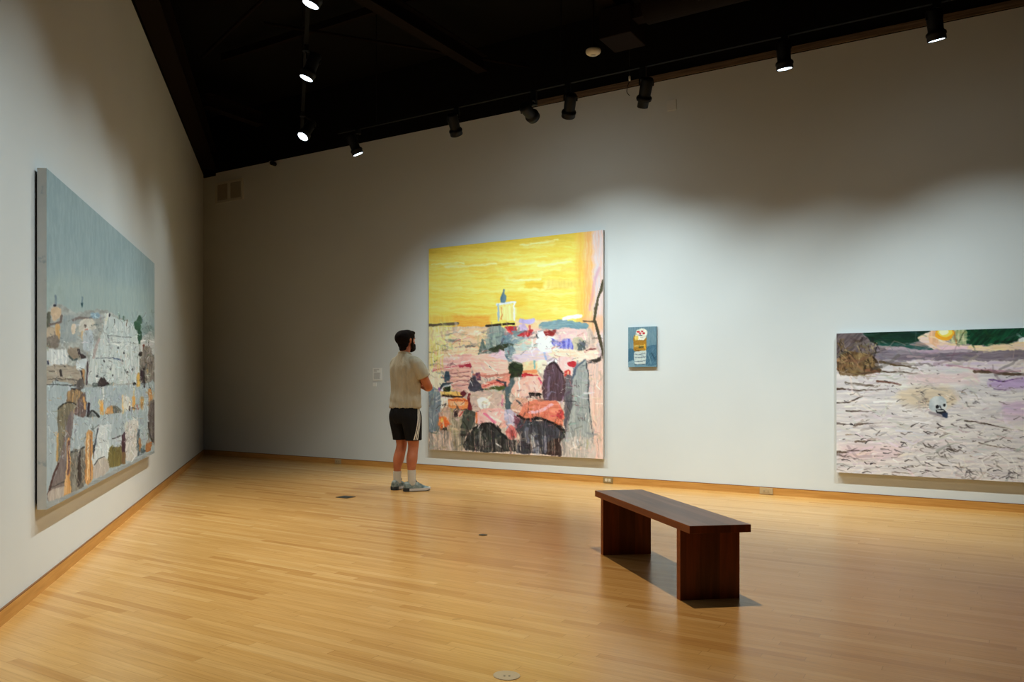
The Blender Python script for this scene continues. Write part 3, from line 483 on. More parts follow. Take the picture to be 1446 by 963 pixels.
# ---------------------------------------------------------------- materials
def mat(name, col, rough=.6, metal=0, emit=None, es=0, spec=.5):
    m = bpy.data.materials.new(name); m.use_nodes = True; b = m.node_tree.nodes['Principled BSDF']
    b.inputs['Base Color'].default_value = (*col, 1); b.inputs['Roughness'].default_value = rough; b.inputs['Metallic'].default_value = metal
    b.inputs['Specular IOR Level'].default_value = spec
    if emit: b.inputs['Emission Color'].default_value = (*emit, 1); b.inputs['Emission Strength'].default_value = es
    return m
class G:
    def __init__(s, m): s.t = m.node_tree; s.n = s.t.nodes; s.b = s.n['Principled BSDF']
    def new(s, typ, **k):
        n = s.n.new(typ)
        for a, v in k.items(): setattr(n, a, v)
        return n
    def l(s, a, b): s.t.links.new(a, b)
    def math(s, op, a, b=None, c=None):
        n = s.n.new('ShaderNodeMath'); n.operation = op
        for i, x in enumerate((a, b, c)):
            if x is None: continue
            if isinstance(x, (int, float)): n.inputs[i].default_value = x
            else: s.l(x, n.inputs[i])
        return n.outputs[0]
    def mapping(s, scale, rot=(0, 0, 0), src='Object'):
        tc = s.new('ShaderNodeTexCoord'); mp = s.new('ShaderNodeMapping'); s.l(tc.outputs[src], mp.inputs[0])
        mp.inputs['Scale'].default_value = scale; mp.inputs['Rotation'].default_value = rot; return mp.outputs[0]
    def noise(s, vec, scale, detail=3, rough=.5, dist=0):
        n = s.new('ShaderNodeTexNoise'); s.l(vec, n.inputs['Vector']); n.inputs['Scale'].default_value = scale
        n.inputs['Detail'].default_value = detail; n.inputs['Roughness'].default_value = rough; n.inputs['Distortion'].default_value = dist; return n.outputs[0]
    def ramp(s, f, stops):
        n = s.new('ShaderNodeValToRGB'); s.l(f, n.inputs[0]); e = n.color_ramp.elements
        while len(e) < len(stops): e.new(.5)
        for q, (p, c) in zip(e, stops): q.position = p; q.color = (*c, 1)
        return n.outputs[0]
    def bump(s, h, st, dist=.01):
        n = s.new('ShaderNodeBump'); s.l(h, n.inputs['Height']); n.inputs['Strength'].default_value = st; n.inputs['Distance'].default_value = dist; s.l(n.outputs[0], s.b.inputs['Normal'])
def mixc(g, f, a, b, mode='MIX'):
    n = g.new('ShaderNodeMix', data_type='RGBA', blend_type=mode)
    for i, x in ((0, f), (6, a), (7, b)):
        if isinstance(x, (int, float)): n.inputs[i].default_value = x
        elif isinstance(x, tuple): n.inputs[i].default_value = (*x, 1)
        else: g.l(x, n.inputs[i])
    return n.outputs[2]

M_wall = mat('painted_drywall', (.80, .80, .785), .55, spec=.25); g = G(M_wall)
v = g.mapping((1, 1, 1)); nn = g.noise(v, 220, 3); n2 = g.noise(v, 1.1, 2)
g.l(g.ramp(n2, [(.3, (.66, .675, .67)), (.7, (.69, .705, .70))]), g.b.inputs['Base Color']); g.bump(nn, .18, .002)
M_room = mat('bounce_cut_drywall', (.16, .15, .14), .6)  # unseen right and rear walls, coloured dark to cut bounced light
M_black = mat('black_ceiling_paint', (.006, .005, .0045), .85, spec=.15)
M_brown = mat('dark_steel_primer', (.011, .006, .004), .8, spec=.1)
M_rail = mat('raw_wood_rail', (.20, .13, .08), .7); g = G(M_rail)
g.l(g.ramp(g.noise(g.mapping((1, 1, 30)), 3, 4), [(.3, (.10, .06, .035)), (.7, (.24, .16, .09))]), g.b.inputs['Base Color'])
M_metal = mat('black_powder_coat', (.006, .006, .0065), .5, spec=.25)
M_track = mat('black_track', (.005, .005, .005), .7, spec=.15)
M_lens = mat('lamp_lens', (.9, .95, 1), .2, emit=(.72, .88, 1), es=9)
M_wirewhite = mat('vent_paint', (.66, .64, .58), .5)
M_ventdark = mat('vent_slats', (.46, .41, .33), .6)
M_white = mat('white_plastic', (.72, .70, .64), .4)
M_card = mat('white_card', (.82, .82, .80), .6)
M_ink = mat('grey_ink', (.38, .38, .38), .7)
M_brass = mat('brass_plate', (.42, .33, .18), .35, .6)
M_tanplate = mat('tan_plate', (.50, .36, .20), .45)
M_socket = mat('pale_socket', (.75, .66, .50), .4)
M_sockdark = mat('socket_slots', (.03, .025, .02), .5)
M_detector = mat('cream_plastic', (.75, .66, .50), .45)
M_red = mat('red_dot', (.45, .03, .03), .4)
M_skin = mat('skin', (.50, .205, .115), .5); g = G(M_skin)
g.l(g.ramp(g.noise(g.mapping((1, 1, 1)), 9, 3), [(.3, (.42, .145, .070)), (.7, (.54, .205, .105))]), g.b.inputs['Base Color']); g.b.inputs['Subsurface Weight'].default_value = .05
M_hair = mat('dark_hair', (.010, .005, .004), .8, spec=.15); g = G(M_hair)
g.l(g.ramp(g.noise(g.mapping((60, 25, 25)), 3, 3), [(.3, (.004, .002, .002)), (.8, (.018, .008, .005))]), g.b.inputs['Base Color']); g.bump(g.noise(g.mapping((1, .5, 1)), 90, 3), .7, .006)
M_shirt = mat('beige_jersey', (.46, .40, .29), .85, spec=.2); g = G(M_shirt)
vv = g.mapping((9, 9, 2.2)); wr = g.noise(vv, 1.3, 3, .5, .8)
g.l(g.ramp(wr, [(.3, (.42, .375, .29)), (.7, (.52, .475, .38))]), g.b.inputs['Base Color']); g.bump(wr, .55, .05)
M_shorts = mat('black_sport_fabric', (.008, .008, .010), .8, spec=.25); g = G(M_shorts)
g.bump(g.noise(g.mapping((8, 8, 2.5)), 1.5, 3, .5, .6), .6, .04)
M_stripe = mat('white_stripe', (.85, .84, .80), .7)
M_sock = mat('ribbed_sock', (.62, .60, .55), .9, spec=.1); g = G(M_sock)
w = g.new('ShaderNodeTexWave', bands_direction='Z'); g.l(g.mapping((1, 1, 1)), w.inputs[0]); w.inputs['Scale'].default_value = 30; g.bump(w.outputs[1], .4, .003)
M_shoe = mat('grey_green_mesh', (.27, .33, .32), .7); g = G(M_shoe)
g.l(g.ramp(g.noise(g.mapping((1, 1, 1.6)), 22, 3), [(.35, (.10, .14, .14)), (.5, (.22, .27, .26)), (.68, (.36, .40, .38))]), g.b.inputs['Base Color']); g.bump(g.noise(g.mapping((1, 1, 1)), 400, 1), .3, .002)
M_sole = mat('pale_sole', (.62, .60, .60), .6); M_heel = mat('dark_heel', (.03, .04, .05), .5); M_lace = mat('grey_lace', (.12, .15, .16), .8)
M_eye = mat('eye', (.7, .68, .65), .2)
M_canvasback = mat('stretcher_wood', (.03, .022, .028), .8)

def wood_panel(name, dark, light, axis, gloss):
    m = mat(name, dark, gloss); g = G(m)
    sc = {'x': (1.2, 16, 16), 'y': (16, 1.2, 16), 'z': (16, 16, 1.0)}[axis]
    v = g.mapping(sc); n = g.noise(v, 1.6, 5, .6, .7)
    st = {'x': (.0, 5.5, 0), 'y': (5.5, 0, 0), 'z': (5.5, 0, 0)}[axis]
    wn = g.new('ShaderNodeTexWhiteNoise', noise_dimensions='1D')
    sep = g.new('ShaderNodeSeparateXYZ'); g.l(g.mapping((1, 1, 1)), sep.inputs[0])
    k = g.math('FLOOR', g.math('MULTIPLY', sep.outputs[1 if axis == 'x' else 0], 8.5)); g.l(k, wn.inputs['W'])
    c = g.ramp(n, [(.28, dark), (.72, light)])
    mul = g.ramp(wn.outputs[0], [(0, (.62, .55, .52)), (1, (1.15, 1.1, 1.05))])
    g.l(mixc(g, 1, c, mul, 'MULTIPLY'), g.b.inputs['Base Color']); g.bump(n, .12, .002)
    return m
M_btop = wood_panel('walnut_top', (.105, .046, .028), (.22, .105, .066), 'y', .34)
M_bedge = wood_panel('walnut_edge', (.30, .075, .012), (.50, .15, .030), 'y', .4)
M_bleg = wood_panel('walnut_leg', (.115, .018, .005), (.27, .055, .013), 'z', .36)

# ---------------------------------------------------------------- the room
AL = math.atan((613-408)/1180); AB = math.atan((613+1130)/1180)
C0 = Vector((-3.856, 13.978, 0))
dL = Vector((math.sin(AL), -math.cos(AL), 0)); nL = Vector((math.cos(AL), math.sin(AL), 0))
dB = Vector((math.sin(AB), -math.cos(AB), 0)); nB = Vector((-math.cos(AB), -math.sin(AB), 0))
Z = Vector((0, 0, 1))
def frame(d, n, s, off, z=0):        # local x along the wall, y out of the wall into the room, z up
    M = Matrix((( d.x, n.x, 0, 0), (d.y, n.y, 0, 0), (0, 0, 1, 0), (0, 0, 0, 1)))
    return Matrix.Translation(C0+d*s+n*off+Z*z) @ M
def WL(s=0, off=0, z=0): return frame(dL, nL, s, off, z)
def WB(s=0, off=0, z=0): return frame(dB, nB, s, off, z)
H = 4.66; HT = 5.6; SL = 17.5; SB = 16.0
cornB = C0+dB*SB; cornL = C0+dL*SL; cornR = Vector((cornB.x, cornL.y, 0))

# floor
M_floor = mat('maple_strip_floor', (.6, .36, .14), .27, spec=.42); g = G(M_floor)
ang = math.atan2(dB.y, dB.x)
sep = g.new('ShaderNodeSeparateXYZ'); g.l(g.mapping((1, 1, 1), (0, 0, -ang)), sep.inputs[0]); X, Y = sep.outputs[0], sep.outputs[1]
PW = .057
yr = g.math('DIVIDE', Y, PW); row = g.math('FLOOR', yr); fy = g.math('FRACT', yr)
w1 = g.new('ShaderNodeTexWhiteNoise', noise_dimensions='1D'); g.l(row, w1.inputs['W'])
xs = g.math('ADD', g.math('DIVIDE', X, .95), g.math('MULTIPLY', w1.outputs[0], 37.3)); ci = g.math('FLOOR', xs); fx = g.math('FRACT', xs)
cmb = g.new('ShaderNodeCombineXYZ'); g.l(row, cmb.inputs[0]); g.l(ci, cmb.inputs[1])
w2 = g.new('ShaderNodeTexWhiteNoise', noise_dimensions='2D'); g.l(cmb.outputs[0], w2.inputs['Vector'])
tone = g.ramp(w2.outputs[0], [(0, (.50, .262, .082)), (.15, (.575, .325, .110)), (.85, (.615, .360, .132)), (1, (.65, .40, .160))])
sv = g.new('ShaderNodeCombineXYZ'); g.l(g.math('MULTIPLY', X, 1.4), sv.inputs[0]); g.l(g.math('MULTIPLY', Y, 26), sv.inputs[1]); g.l(w2.outputs[0], sv.inputs[2])
gr = g.noise(sv.outputs[0], 2.2, 4, .6, .4)
c = mixc(g, 1, tone, g.ramp(gr, [(.3, (.88, .84, .79)), (.65, (1.04, 1.03, 1.02))]), 'MULTIPLY')
big = g.noise(g.mapping((1, 1, 1)), .35, 2)
c = mixc(g, 1, c, g.ramp(big, [(.35, (.93, .91, .88)), (.65, (1.04, 1.04, 1.04))]), 'MULTIPLY')
sm = g.math('MAXIMUM', g.math('LESS_THAN', fy, .035), g.math('LESS_THAN', fx, .0035))
c = mixc(g, g.math('MULTIPLY', sm, .38), c, (.20, .09, .025))
kn = g.noise(g.mapping((1, 1, 1), (0, 0, -ang)), 5.5, 2); 
c = mixc(g, g.math('MULTIPLY', g.math('GREATER_THAN', kn, .77), .35), c, (.22, .09, .03))
g.l(c, g.b.inputs['Base Color'])
rn = g.noise(g.mapping((1, 1, 1)), 1.3, 3)
g.l(g.math('ADD', g.math('MULTIPLY', rn, .10), .20), g.b.inputs['Roughness'])
g.bump(g.math('ADD', g.math('MULTIPLY', gr, .35), g.math('MULTIPLY', w2.outputs[0], .5)), .10, .002)
bm = bmesh.new(); bm.faces.new([bm.verts.new(p) for p in (C0, cornL, cornR, cornB)])
r = bmesh.ops.extrude_face_region(bm, geom=bm.faces[:]); 
for e in r['geom']:
    if isinstance(e, bmesh.types.BMVert): e.co.z -= .05
struct(mesh('floor', bm, M_floor))

def wall(name, p, q, n, z0, z1, mt, th=.12):
    bm = bmesh.new()
    vs = [bm.verts.new(v) for v in (p+Z*z0, q+Z*z0, q+Z*z1, p+Z*z1)]; f = bm.faces.new(vs)
    r = bmesh.ops.extrude_face_region(bm, geom=[f])
    for e in r['geom']:
        if isinstance(e, bmesh.types.BMVert): e.co -= n*th
    return struct(mesh(name, bm, mt))
wall('wall_back', C0, cornB, nB, 0, H, M_wall); wall('wall_left', C0, cornL, nL, 0, H, M_wall)
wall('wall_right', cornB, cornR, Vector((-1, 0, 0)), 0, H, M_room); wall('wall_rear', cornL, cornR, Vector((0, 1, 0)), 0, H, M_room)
wall('trim_1', C0, cornB, nB, H, HT, M_black); wall('trim_2', C0, cornL, nL, H, HT, M_black)
wall('trim_3', cornB, cornR, Vector((-1, 0, 0)), H, HT, M_black); wall('trim_4', cornL, cornR, Vector((0, 1, 0)), H, HT, M_black)
# corrugated deck ceiling
bm = bmesh.new(); bm.faces.new([bm.verts.new(p+Z*HT) for p in (C0, cornB, cornR, cornL)])
r = bmesh.ops.extrude_face_region(bm, geom=bm.faces[:])
for e in r['geom']:
    if isinstance(e, bmesh.types.BMVert): e.co.z += .08
struct(mesh('ceiling', bm, M_black))
def bar(name, p, q, w, hh, mt, parent=None, web=False):     # box beam, top centre line p->q
    p = Vector(p); q = Vector(q); t = (q-p).normalized(); n = t.cross(Z).normalized(); up = n.cross(t)
    L = (q-p).length
    M = Matrix.Translation(p) @ Matrix(((t.x, n.x, up.x, 0), (t.y, n.y, up.y, 0), (t.z, n.z, up.z, 0), (0, 0, 0, 1)))
    bm = bmesh.new()
    if web:
        box(bm, 0, -w/2, -.02, L, w/2, 0, M); box(bm, 0, -w/2, -hh, L, w/2, -hh+.02, M); box(bm, 0, -.01, -hh+.02, L, .01, -.02, M)
    else: box(bm, 0, -w/2, -hh, L, w/2, 0, M)
    return mesh(name, bm, mt, parent)
k = 5
# steel beam along the top of the left wall, wood rail along the top of the back wall
def along(d, n, s, off, z): return C0+d*s+n*off+Z*z
struct(bar('trim_5', along(dL, nL, .35, .13, 5.0), along(dL, nL, 17.2, .13, 5.0), .22, .33, M_brown, web=True))
bm = bmesh.new(); box(bm, 6.15, 0, 0, 15.9, .02, .065, WB(z=H+.01)); struct(mesh('trim_6', bm, M_rail))
bm = bmesh.new(); box(bm, .02, .0, 0, .30, .02, .05, WB(z=H-.045)); struct(mesh('trim_7', bm, M_black))
# beams crossing the ceiling square to the back wall, joists along it
n = 8
for s in (1.9, 5.75, 7.75, 11.6):
    struct(bar('trim_%d' % n, along(dB, nB, s, .55, 5.22), along(dB, nB, s, max(1.6, 1.35*s-1) if s < 5 else 9.0, 5.22), .14, .20, M_brown, web=True)); n += 1
for off in (1.9, 3.1, 4.3, 5.5, 6.7):
    s1 = 15.5
    s0 = off*1.05+.6
    struct(bar('trim_%d' % n, along(dB, nB, s0, off, 5.5), along(dB, nB, s1, off, 5.5), .06, .09, M_brown)); n += 1
# baseboards
M_base = mat('maple_baseboard', (.55, .28, .07), .35); g = G(M_base)
tc = g.mapping((2.0, 2.0, 40)); g.l(g.ramp(g.noise(tc, 1.5, 4, .6), [(.3, (.50, .235, .055)), (.7, (.64, .34, .10))]), g.b.inputs['Base Color'])
M_cap = mat('baseboard_cap_line', (.22, .085, .02), .5)  # darker cap strip along the baseboard top
for nm, Wf, a, b in (('baseboard_back', WB, .015, SB-.02), ('baseboard_left', WL, .015, SL-.02)):
    bm = bmesh.new(); box(bm, a, 0, 0, b, .014, .074, Wf()); box(bm, a, 0, .074, b, .011, .080, Wf())
    o = mesh(nm, bm, M_base); struct(o); o.data.materials.append(M_cap)
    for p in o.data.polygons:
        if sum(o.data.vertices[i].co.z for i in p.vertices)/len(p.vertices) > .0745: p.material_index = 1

# ---------------------------------------------------------------- paintings
def srgb2lin(c):
    c = np.clip(c/255., 0, 1); return np.where(c <= .04045, c/12.92, ((c+.055)/1.055)**2.4)
M_paint = mat('oil_paint', (.5, .5, .5), .5, spec=.3); g = G(M_paint)
at = g.new('ShaderNodeAttribute', attribute_name='paint'); g.l(at.outputs['Color'], g.b.inputs['Base Color'])
nz = g.noise(g.mapping((1, 1, 1)), 60, 4, .6); g.bump(nz, .15, .004)
def painting(name, label, Wf, s0, s1, z0, z1, th, gap, cv, flip, side, gain=1.0, desat=.06):
    """front face a fine grid holding the paint, sides wrapped in canvas; s runs away from the corner"""
    T = Wf(s0, gap, z0); wid = s1-s0; hgt = z1-z0
    t = thing(name, label, 'painting'); t.matrix_world = T
    Hh, Ww = cv.H, cv.W
    uu = np.linspace(0, 1, Ww); vv = np.linspace(0, 1, Hh)
    U, V = np.meshgrid(uu, vv)
    xs = (1-U if flip else U)*wid; zs = (1-V)*hgt
    co = np.stack([xs, np.full_like(xs, th), zs], -1).reshape(-1, 3)
    idx = np.arange(Hh*Ww).reshape(Hh, Ww)
    a = idx[:-1, :-1].ravel(); b = idx[:-1, 1:].ravel(); c = idx[1:, 1:].ravel(); d = idx[1:, :-1].ravel()
    f = np.stack([a, b, c, d] if flip else [a, d, c, b], -1)
    me = bpy.data.meshes.new('canvas'); me.vertices.add(len(co)); me.vertices.foreach_set('co', co.ravel())
    me.loops.add(f.size); me.loops.foreach_set('vertex_index', f.ravel().astype(np.int32))
    me.polygons.add(len(f)); me.polygons.foreach_set('loop_start', np.arange(0, f.size, 4, dtype=np.int32))
    me.update(calc_edges=True)
    at = me.color_attributes.new('paint', 'FLOAT_COLOR', 'POINT')
    lin = srgb2lin(cv.c)*gain; lum = lin.mean(-1, keepdims=True); lin = np.clip(lin*(1-desat)+lum*desat, 0, .92); rgba = np.ones((Hh*Ww, 4)); rgba[:, :3] = lin.reshape(-1, 3)
    at.data.foreach_set('color', rgba.ravel().astype(np.float32))
    me.materials.append(M_paint)
    o = link('canvas', me, None, t)
    bm = bmesh.new()
    e = .0005
    for (x0, x1, za, zb) in ((0, .004, 0, hgt), (wid-.004, wid, 0, hgt), (.004, wid-.004, 0, .004), (.004, wid-.004, hgt-.004, hgt)):
        box(bm, x0, 0, za, x1, th-e, zb)
    mesh('canvas_edge', bm, side, t)
    bm = bmesh.new(); q = .03
    if gap > .005:
        for (x0, x1, za, zb) in ((q, q+.05, q, hgt-q), (wid-q-.05, wid-q, q, hgt-q), (q+.05, wid-q-.05, q, q+.05), (q+.05, wid-q-.05, hgt-q-.05, hgt-q)):
            box(bm, x0, -gap+.001, za, x1, .02, zb)
        mesh('stretcher_frame', bm, M_canvasback, t)
    return t
M_side1 = mat('canvas_side_white', (.66, .65, .62), .7); g = G(M_side1)
g.l(g.ramp(g.noise(g.mapping((3, 3, 3)), 2.5, 4, .6), [(.30, (.36, .43, .46)), (.38, (.60, .60, .58)), (.8, (.68, .66, .62))]), g.b.inputs['Base Color'])
M_side2 = mat('canvas_side_pale', (.55, .50, .45), .7)
M_side3 = mat('canvas_side_blue', (.20, .30, .36), .7)
painting('painting', 'large canvas, bright yellow above a heap of pink and grey shapes, facing the man', WB, 4.603, 7.12, .288, 3.016, .038, .012, paint_yellow(), False, M_side2, 1.17, .09)
painting('painting', 'small blue-grey canvas of a stacked jar with red spots, right of the yellow painting', WB, 7.423, 7.762, 1.38, 1.845, .022, .006, paint_small(), False, M_side3, 1.0)
painting('painting', 'wide pale sandy landscape canvas with a small white skull and a yellow sun, far right', WB, 9.65, 12.1, .283, 1.699, .038, .012, paint_desert(), False, M_side2, 1.12, .05)
painting('painting', 'huge canvas of a grey-blue town under a pale sky, on the left wall', WL, 5.60, 9.43, .485, 2.405, .050, .014, paint_city(), True, M_side1, 1.08, .16)

# ---------------------------------------------------------------- things on the walls
t = thing('air_vent', 'square return air vent with two slatted panels high on the back wall by the corner', 'vent'); t.matrix_world = WB(.304, 0, 4.15)
bm = bmesh.new(); W_, H_ = .65, .34
for (x0, x1, z0, z1) in ((0, .045, 0, H_), (W_-.045, W_, 0, H_), (.045, W_-.045, 0, .04), (.045, W_-.045, H_-.04, H_), (W_/2-.03, W_/2+.03, .04, H_-.04)): box(bm, x0, 0, z0, x1, .018, z1)
mesh('vent_frame', bm, M_wirewhite, t)
for a, b in ((.045, W_/2-.03), (W_/2+.03, W_-.045)):
    bm = bmesh.new(); box(bm, a, .0, .04, b, .002, H_-.04)
    for i in range(13): box(bm, a, .002, .046+i*.0205, b, .010, .056+i*.0205)
    mesh('grille', bm, M_ventdark, t)
bm = bmesh.new(); box(bm, 7.878, 0, 4.30, 7.985, .01, 4.42, WB(), .002)
tag(mesh('blank_wall_plate', bm, mat('painted_plate', (.72, .72, .70), .5)), 'small blank square cover plate high on the back wall', 'plate')
t = thing('wall_label', 'white exhibit text card on the wall left of the man', 'label'); t.matrix_world = WB(3.60, 0, 1.225)
bm = bmesh.new(); box(bm, 0, 0, 0, .165, .004, .18); mesh('card', bm, M_card, t)
bm = bmesh.new(); r = random.Random(2)
for i in range(4): box(bm, .018, .004, .162-i*.011, .018+r.uniform(.05, .10), .0045, .166-i*.011)
for i in range(11): box(bm, .018, .004, .108-i*.0085, .018+r.uniform(.10, .125), .0045, .1115-i*.0085)
mesh('text_lines', bm, M_ink, t)
bm = bmesh.new(); box(bm, 3.60, 0, 1.145, 3.665, .004, 1.195, WB()); tag(mesh('small_card', bm, M_card), 'tiny blank white card under the exhibit text card', 'card')
def outlet(s, lab, W_=.125, plate=M_tanplate):
    t = thing('power_outlet', lab, 'outlet', group='outlets set in the wooden baseboard'); t.matrix_world = WB(s, .0142, .004)
    bm = bmesh.new(); box(bm, 0, 0, 0, W_, .008, .068, None, .002); mesh('cover_plate', bm, plate, t)
    for x in (W_/2-.021, W_/2+.021):
        bm = bmesh.new(); box(bm, x-.015, .0082, .017, x+.015, .0105, .051, None, .0008); f = mesh('socket', bm, M_socket if plate is M_brass else M_tanplate, t)
        bm = bmesh.new()
        for q in (-.006, .004): box(bm, x+q, .0106, .030, x+q+.002, .0110, .041)
        box(bm, x-.002, .0106, .021, x+.002, .0110, .025); mesh('slots', bm, M_sockdark, f)
outlet(2.90, 'outlet plate in the dim baseboard left of the man', .12)
outlet(7.108, 'outlet plate in baseboard just left behind the bench', .12, M_brass)
outlet(8.893, 'outlet plate in baseboard between bench and the desert painting', .135)
# little sensor on the wall top
t = thing('wall_sensor', 'tiny black and white sensor at the top of the back wall near the corner', 'sensor'); t.matrix_world = WB(1.60, 0, 4.59)
bm = bmesh.new(); box(bm, -.03, 0, 0, .03, .05, .07, None, .004); mesh('bracket', bm, M_white, t)
bm = bmesh.new(); lathe(bm, [(.028, 0), (.032, .02), (.03, .10), (.022, .11)], Matrix.Translation((0.03, .06, .03)) @ Matrix.Rotation(PI*.62, 4, 'Y')); mesh('sensor_head', bm, M_metal, t, True)

# floor boxes
t = thing('floor_box', 'dark square floor outlet cover behind the man towards the left wall', 'floor outlet', (-.925, 8.74, 0), ang)
bm = bmesh.new(); box(bm, -.075, -.075, .0002, .075, .075, .004, None, .0015); f = mesh('cover', bm, mat('dark_bronze', (.045, .048, .042), .45, .5), t)
bm = bmesh.new(); box(bm, -.05, -.05, .0042, .05, .05, .0055, None, .0008); mesh('lid', bm, mat('dark_lid', (.06, .062, .055), .4, .5), t)
bm = bmesh.new(); lathe(bm, [(.035, .0002), (.035, .003), (.030, .004)], Matrix.Translation((.384, 6.57, 0))); tag(mesh('floor_plug', bm, mat('bronze_plug', (.09, .075, .05), .4, .6)), 'small round metal floor plug left of the bench', 'floor plug')
t = thing('floor_socket', 'pale round floor plate with two screw holes at the bottom edge', 'floor plate', (.297, 3.42, 0))
bm = bmesh.new(); lathe(bm, [(.055, .0002), (.055, .002), (.050, .003)], seg=36); mesh('plate', bm, mat('sand_plate', (.50, .38, .24), .4), t)
bm = bmesh.new()
for x in (-.010, .010): lathe(bm, [(.0045, .003), (.0045, .0036)], Matrix.Translation((x, -.012, 0)), 12)
mesh('screw_holes', bm, M_sockdark, t)

# ---------------------------------------------------------------- bench
bd = Vector((-.149, .989, 0)).normalized(); bp = Vector((bd.y, -bd.x, 0))
t = thing('bench', 'low dark walnut slab bench standing on the maple floor', 'bench', (1.37, 4.48, 0), math.atan2(-bp.x*0+bp.y, bp.x))
BL, BW, BH = 1.497, .353, .43
bm = bmesh.new(); box(bm, 0, 0, BH-.042, BW, BL, BH, None, .0015)
o = mesh('seat', bm, M_btop, t); o.data.materials.append(M_bedge)
for p in o.data.polygons:
    if abs(p.normal.x) > .8: p.material_index = 1
o.data.materials.append(M_bleg)
for p in o.data.polygons:
    if abs(p.normal.y) > .8: p.material_index = 2
for y in (.118, BL-.118-.045):
    bm = bmesh.new(); box(bm, .0015, y, 0, BW-.0015, y+.045, BH-.0425, None, .001)
    o = mesh('leg_panel', bm, M_bleg, t); o.data.materials.append(M_bedge)
    for p in o.data.polygons:
        if abs(p.normal.x) > .8: p.material_index = 1

# ---------------------------------------------------------------- lighting tracks and spotlights
def track(lab, d, n, s0, s1, off, z, rods):
    t = thing('lighting_track', lab, 'track', along(d, n, s0, off, z), math.atan2(d.y, d.x), group='ceiling lighting tracks')
    L = s1-s0
    bm = bmesh.new(); box(bm, 0, -.018, 0, L, .018, .006); box(bm, 0, -.018, .006, L, -.012, .03); box(bm, 0, .012, .006, L, .018, .03); box(bm, 0, -.018, .03, L, .018, .034)
    mesh('rail', bm, M_track, t)
    for r_ in rods:
        bm = bmesh.new(); lathe(bm, [(.005, .034), (.005, HT-z)], Matrix.Translation((r_, 0, 0)), 10); mesh('hanger_rod', bm, M_metal, t)
    return t
track('long black lighting track running parallel to the back wall', dB, nB, 4.3, 14.5, 1.58, 4.25, (.6, 3.0, 5.4, 7.8, 9.6))
track('black lighting track running parallel to the left wall', dL, nL, 3.9, 15.5, 1.56, 4.25, (.8, 3.1, 5.4, 8.6, 11))
def spot(P, aim, lab, snoot=False, grp='black track spotlights', zt=4.25, lens=True, lit=True):
    """P: lens centre; hangs from the track above it"""
    aim = Vector(aim).normalized(); P = Vector(P)
    t = thing('track_spotlight', lab, 'spotlight', (P.x, P.y, zt), 0, grp)
    q = Vector((0, 0, -1)).rotation_difference(aim).to_matrix().to_4x4()
    piv = Vector((0, 0, P.z-zt)) - aim*.17
    M = Matrix.Translation(piv) @ q         # local -z is the beam
    bm = bmesh.new()
    prof = [(.030, .075), (.052, .07), (.058, .055), (.058, -.05), (.056, -.085), (.058, -.095), (.070, -.105), (.074, -.115), (.074, -.128), (.068, -.135), (.070, -.165), (.067, -.170), (.0625, -.170), (.0615, -.152), (.03, -.150)]
    if snoot: prof = prof[:-5]+[(.070, -.14), (.052, -.143), (.052, -.205), (.0495, -.205), (.049, -.146), (.03, -.144)]
    lathe(bm, prof, M, 28); mesh('housing', bm, M_metal, t, False)
    for p in t.children[-1].data.polygons: p.use_smooth = True
    zz = -.160 if not snoot else -.150
    bm = bmesh.new(); lathe(bm, [(.0605 if not snoot else .048, zz-.004), (.0605 if not snoot else .048, zz-.006)], M, 28); mesh('lens', bm, M_lens, t)
    # yoke and adapter
    bm = bmesh.new()
    ax = (M.to_3x3() @ Vector((1, 0, 0))).normalized()
    for sg in (-1, 1):
        a = piv+ax*.064*sg; tube(bm, [(*(a), .008, .008), (*(a+Z*.05), .008, .008), (*(Vector((piv.x*.4, piv.y*.4, piv.z+.085))+ax*.045*sg), .008, .008), (*(Vector((0, 0, piv.z+.10))), .008, .008)], 8, 2)
    mesh('yoke', bm, M_metal, t)
    bm = bmesh.new(); box(bm, -.03, -.02, min(piv.z+.095, -.03), .03, .02, 0, Matrix.Rotation(ang if grp else math.atan2(dL.y, dL.x), 4, 'Z')); lathe(bm, [(.034, min(piv.z+.088, -.037)), (.034, min(piv.z+.0955, -.0295))], seg=20); mesh('track_adapter', bm, M_metal, t)
    return t
def onB(s, z, off=1.58): return along(dB, nB, s, off, z)
def onL(s, z, off=1.56): return along(dL, nL, s, off, z)
spot(onB(4.62, 3.95), (.36, .10, -.9), 'glowing spotlight nearest the corner, leaning right, above the man')
spot(onB(6.03, 3.95), (.26, .62, -.82), 'unlit-looking spotlight tilted to the right above the yellow painting')
spot(onB(6.99, 3.97), (.55, .80, -.25), 'stubby spotlight pointing sideways at the top edge of the wall')
spot(onB(7.38, 3.91), (-.02, .75, -.80), 'plain black spotlight directly right of the stubby sideways one')
spot(onB(8.17, 3.90), (-.03, .62, -.85), 'black spotlight with a narrow snoot, beside the blank wall plate', snoot=True)
spot(onB(9.46, 3.96), (.12, .10, -.98), 'glowing spotlight over the blank stretch of wall left of the desert painting')
spot(onB(10.61, 3.95), (.20, .14, -.97), 'glowing spotlight farthest right along the back wall')
spot(onL(8.30, 3.94), (-.36, -.02, -.93), 'glowing spotlight at the top edge of the frame on the left track', grp=None)
spot(onL(6.78, 3.95), (-.36, -.06, -.93), 'middle of the three glowing spotlights on the left track', grp=None)
spot(onL(4.89, 3.97), (-.38, -.42, -.82), 'farthest and lowest of the three glowing spotlights on the left track', grp=None)

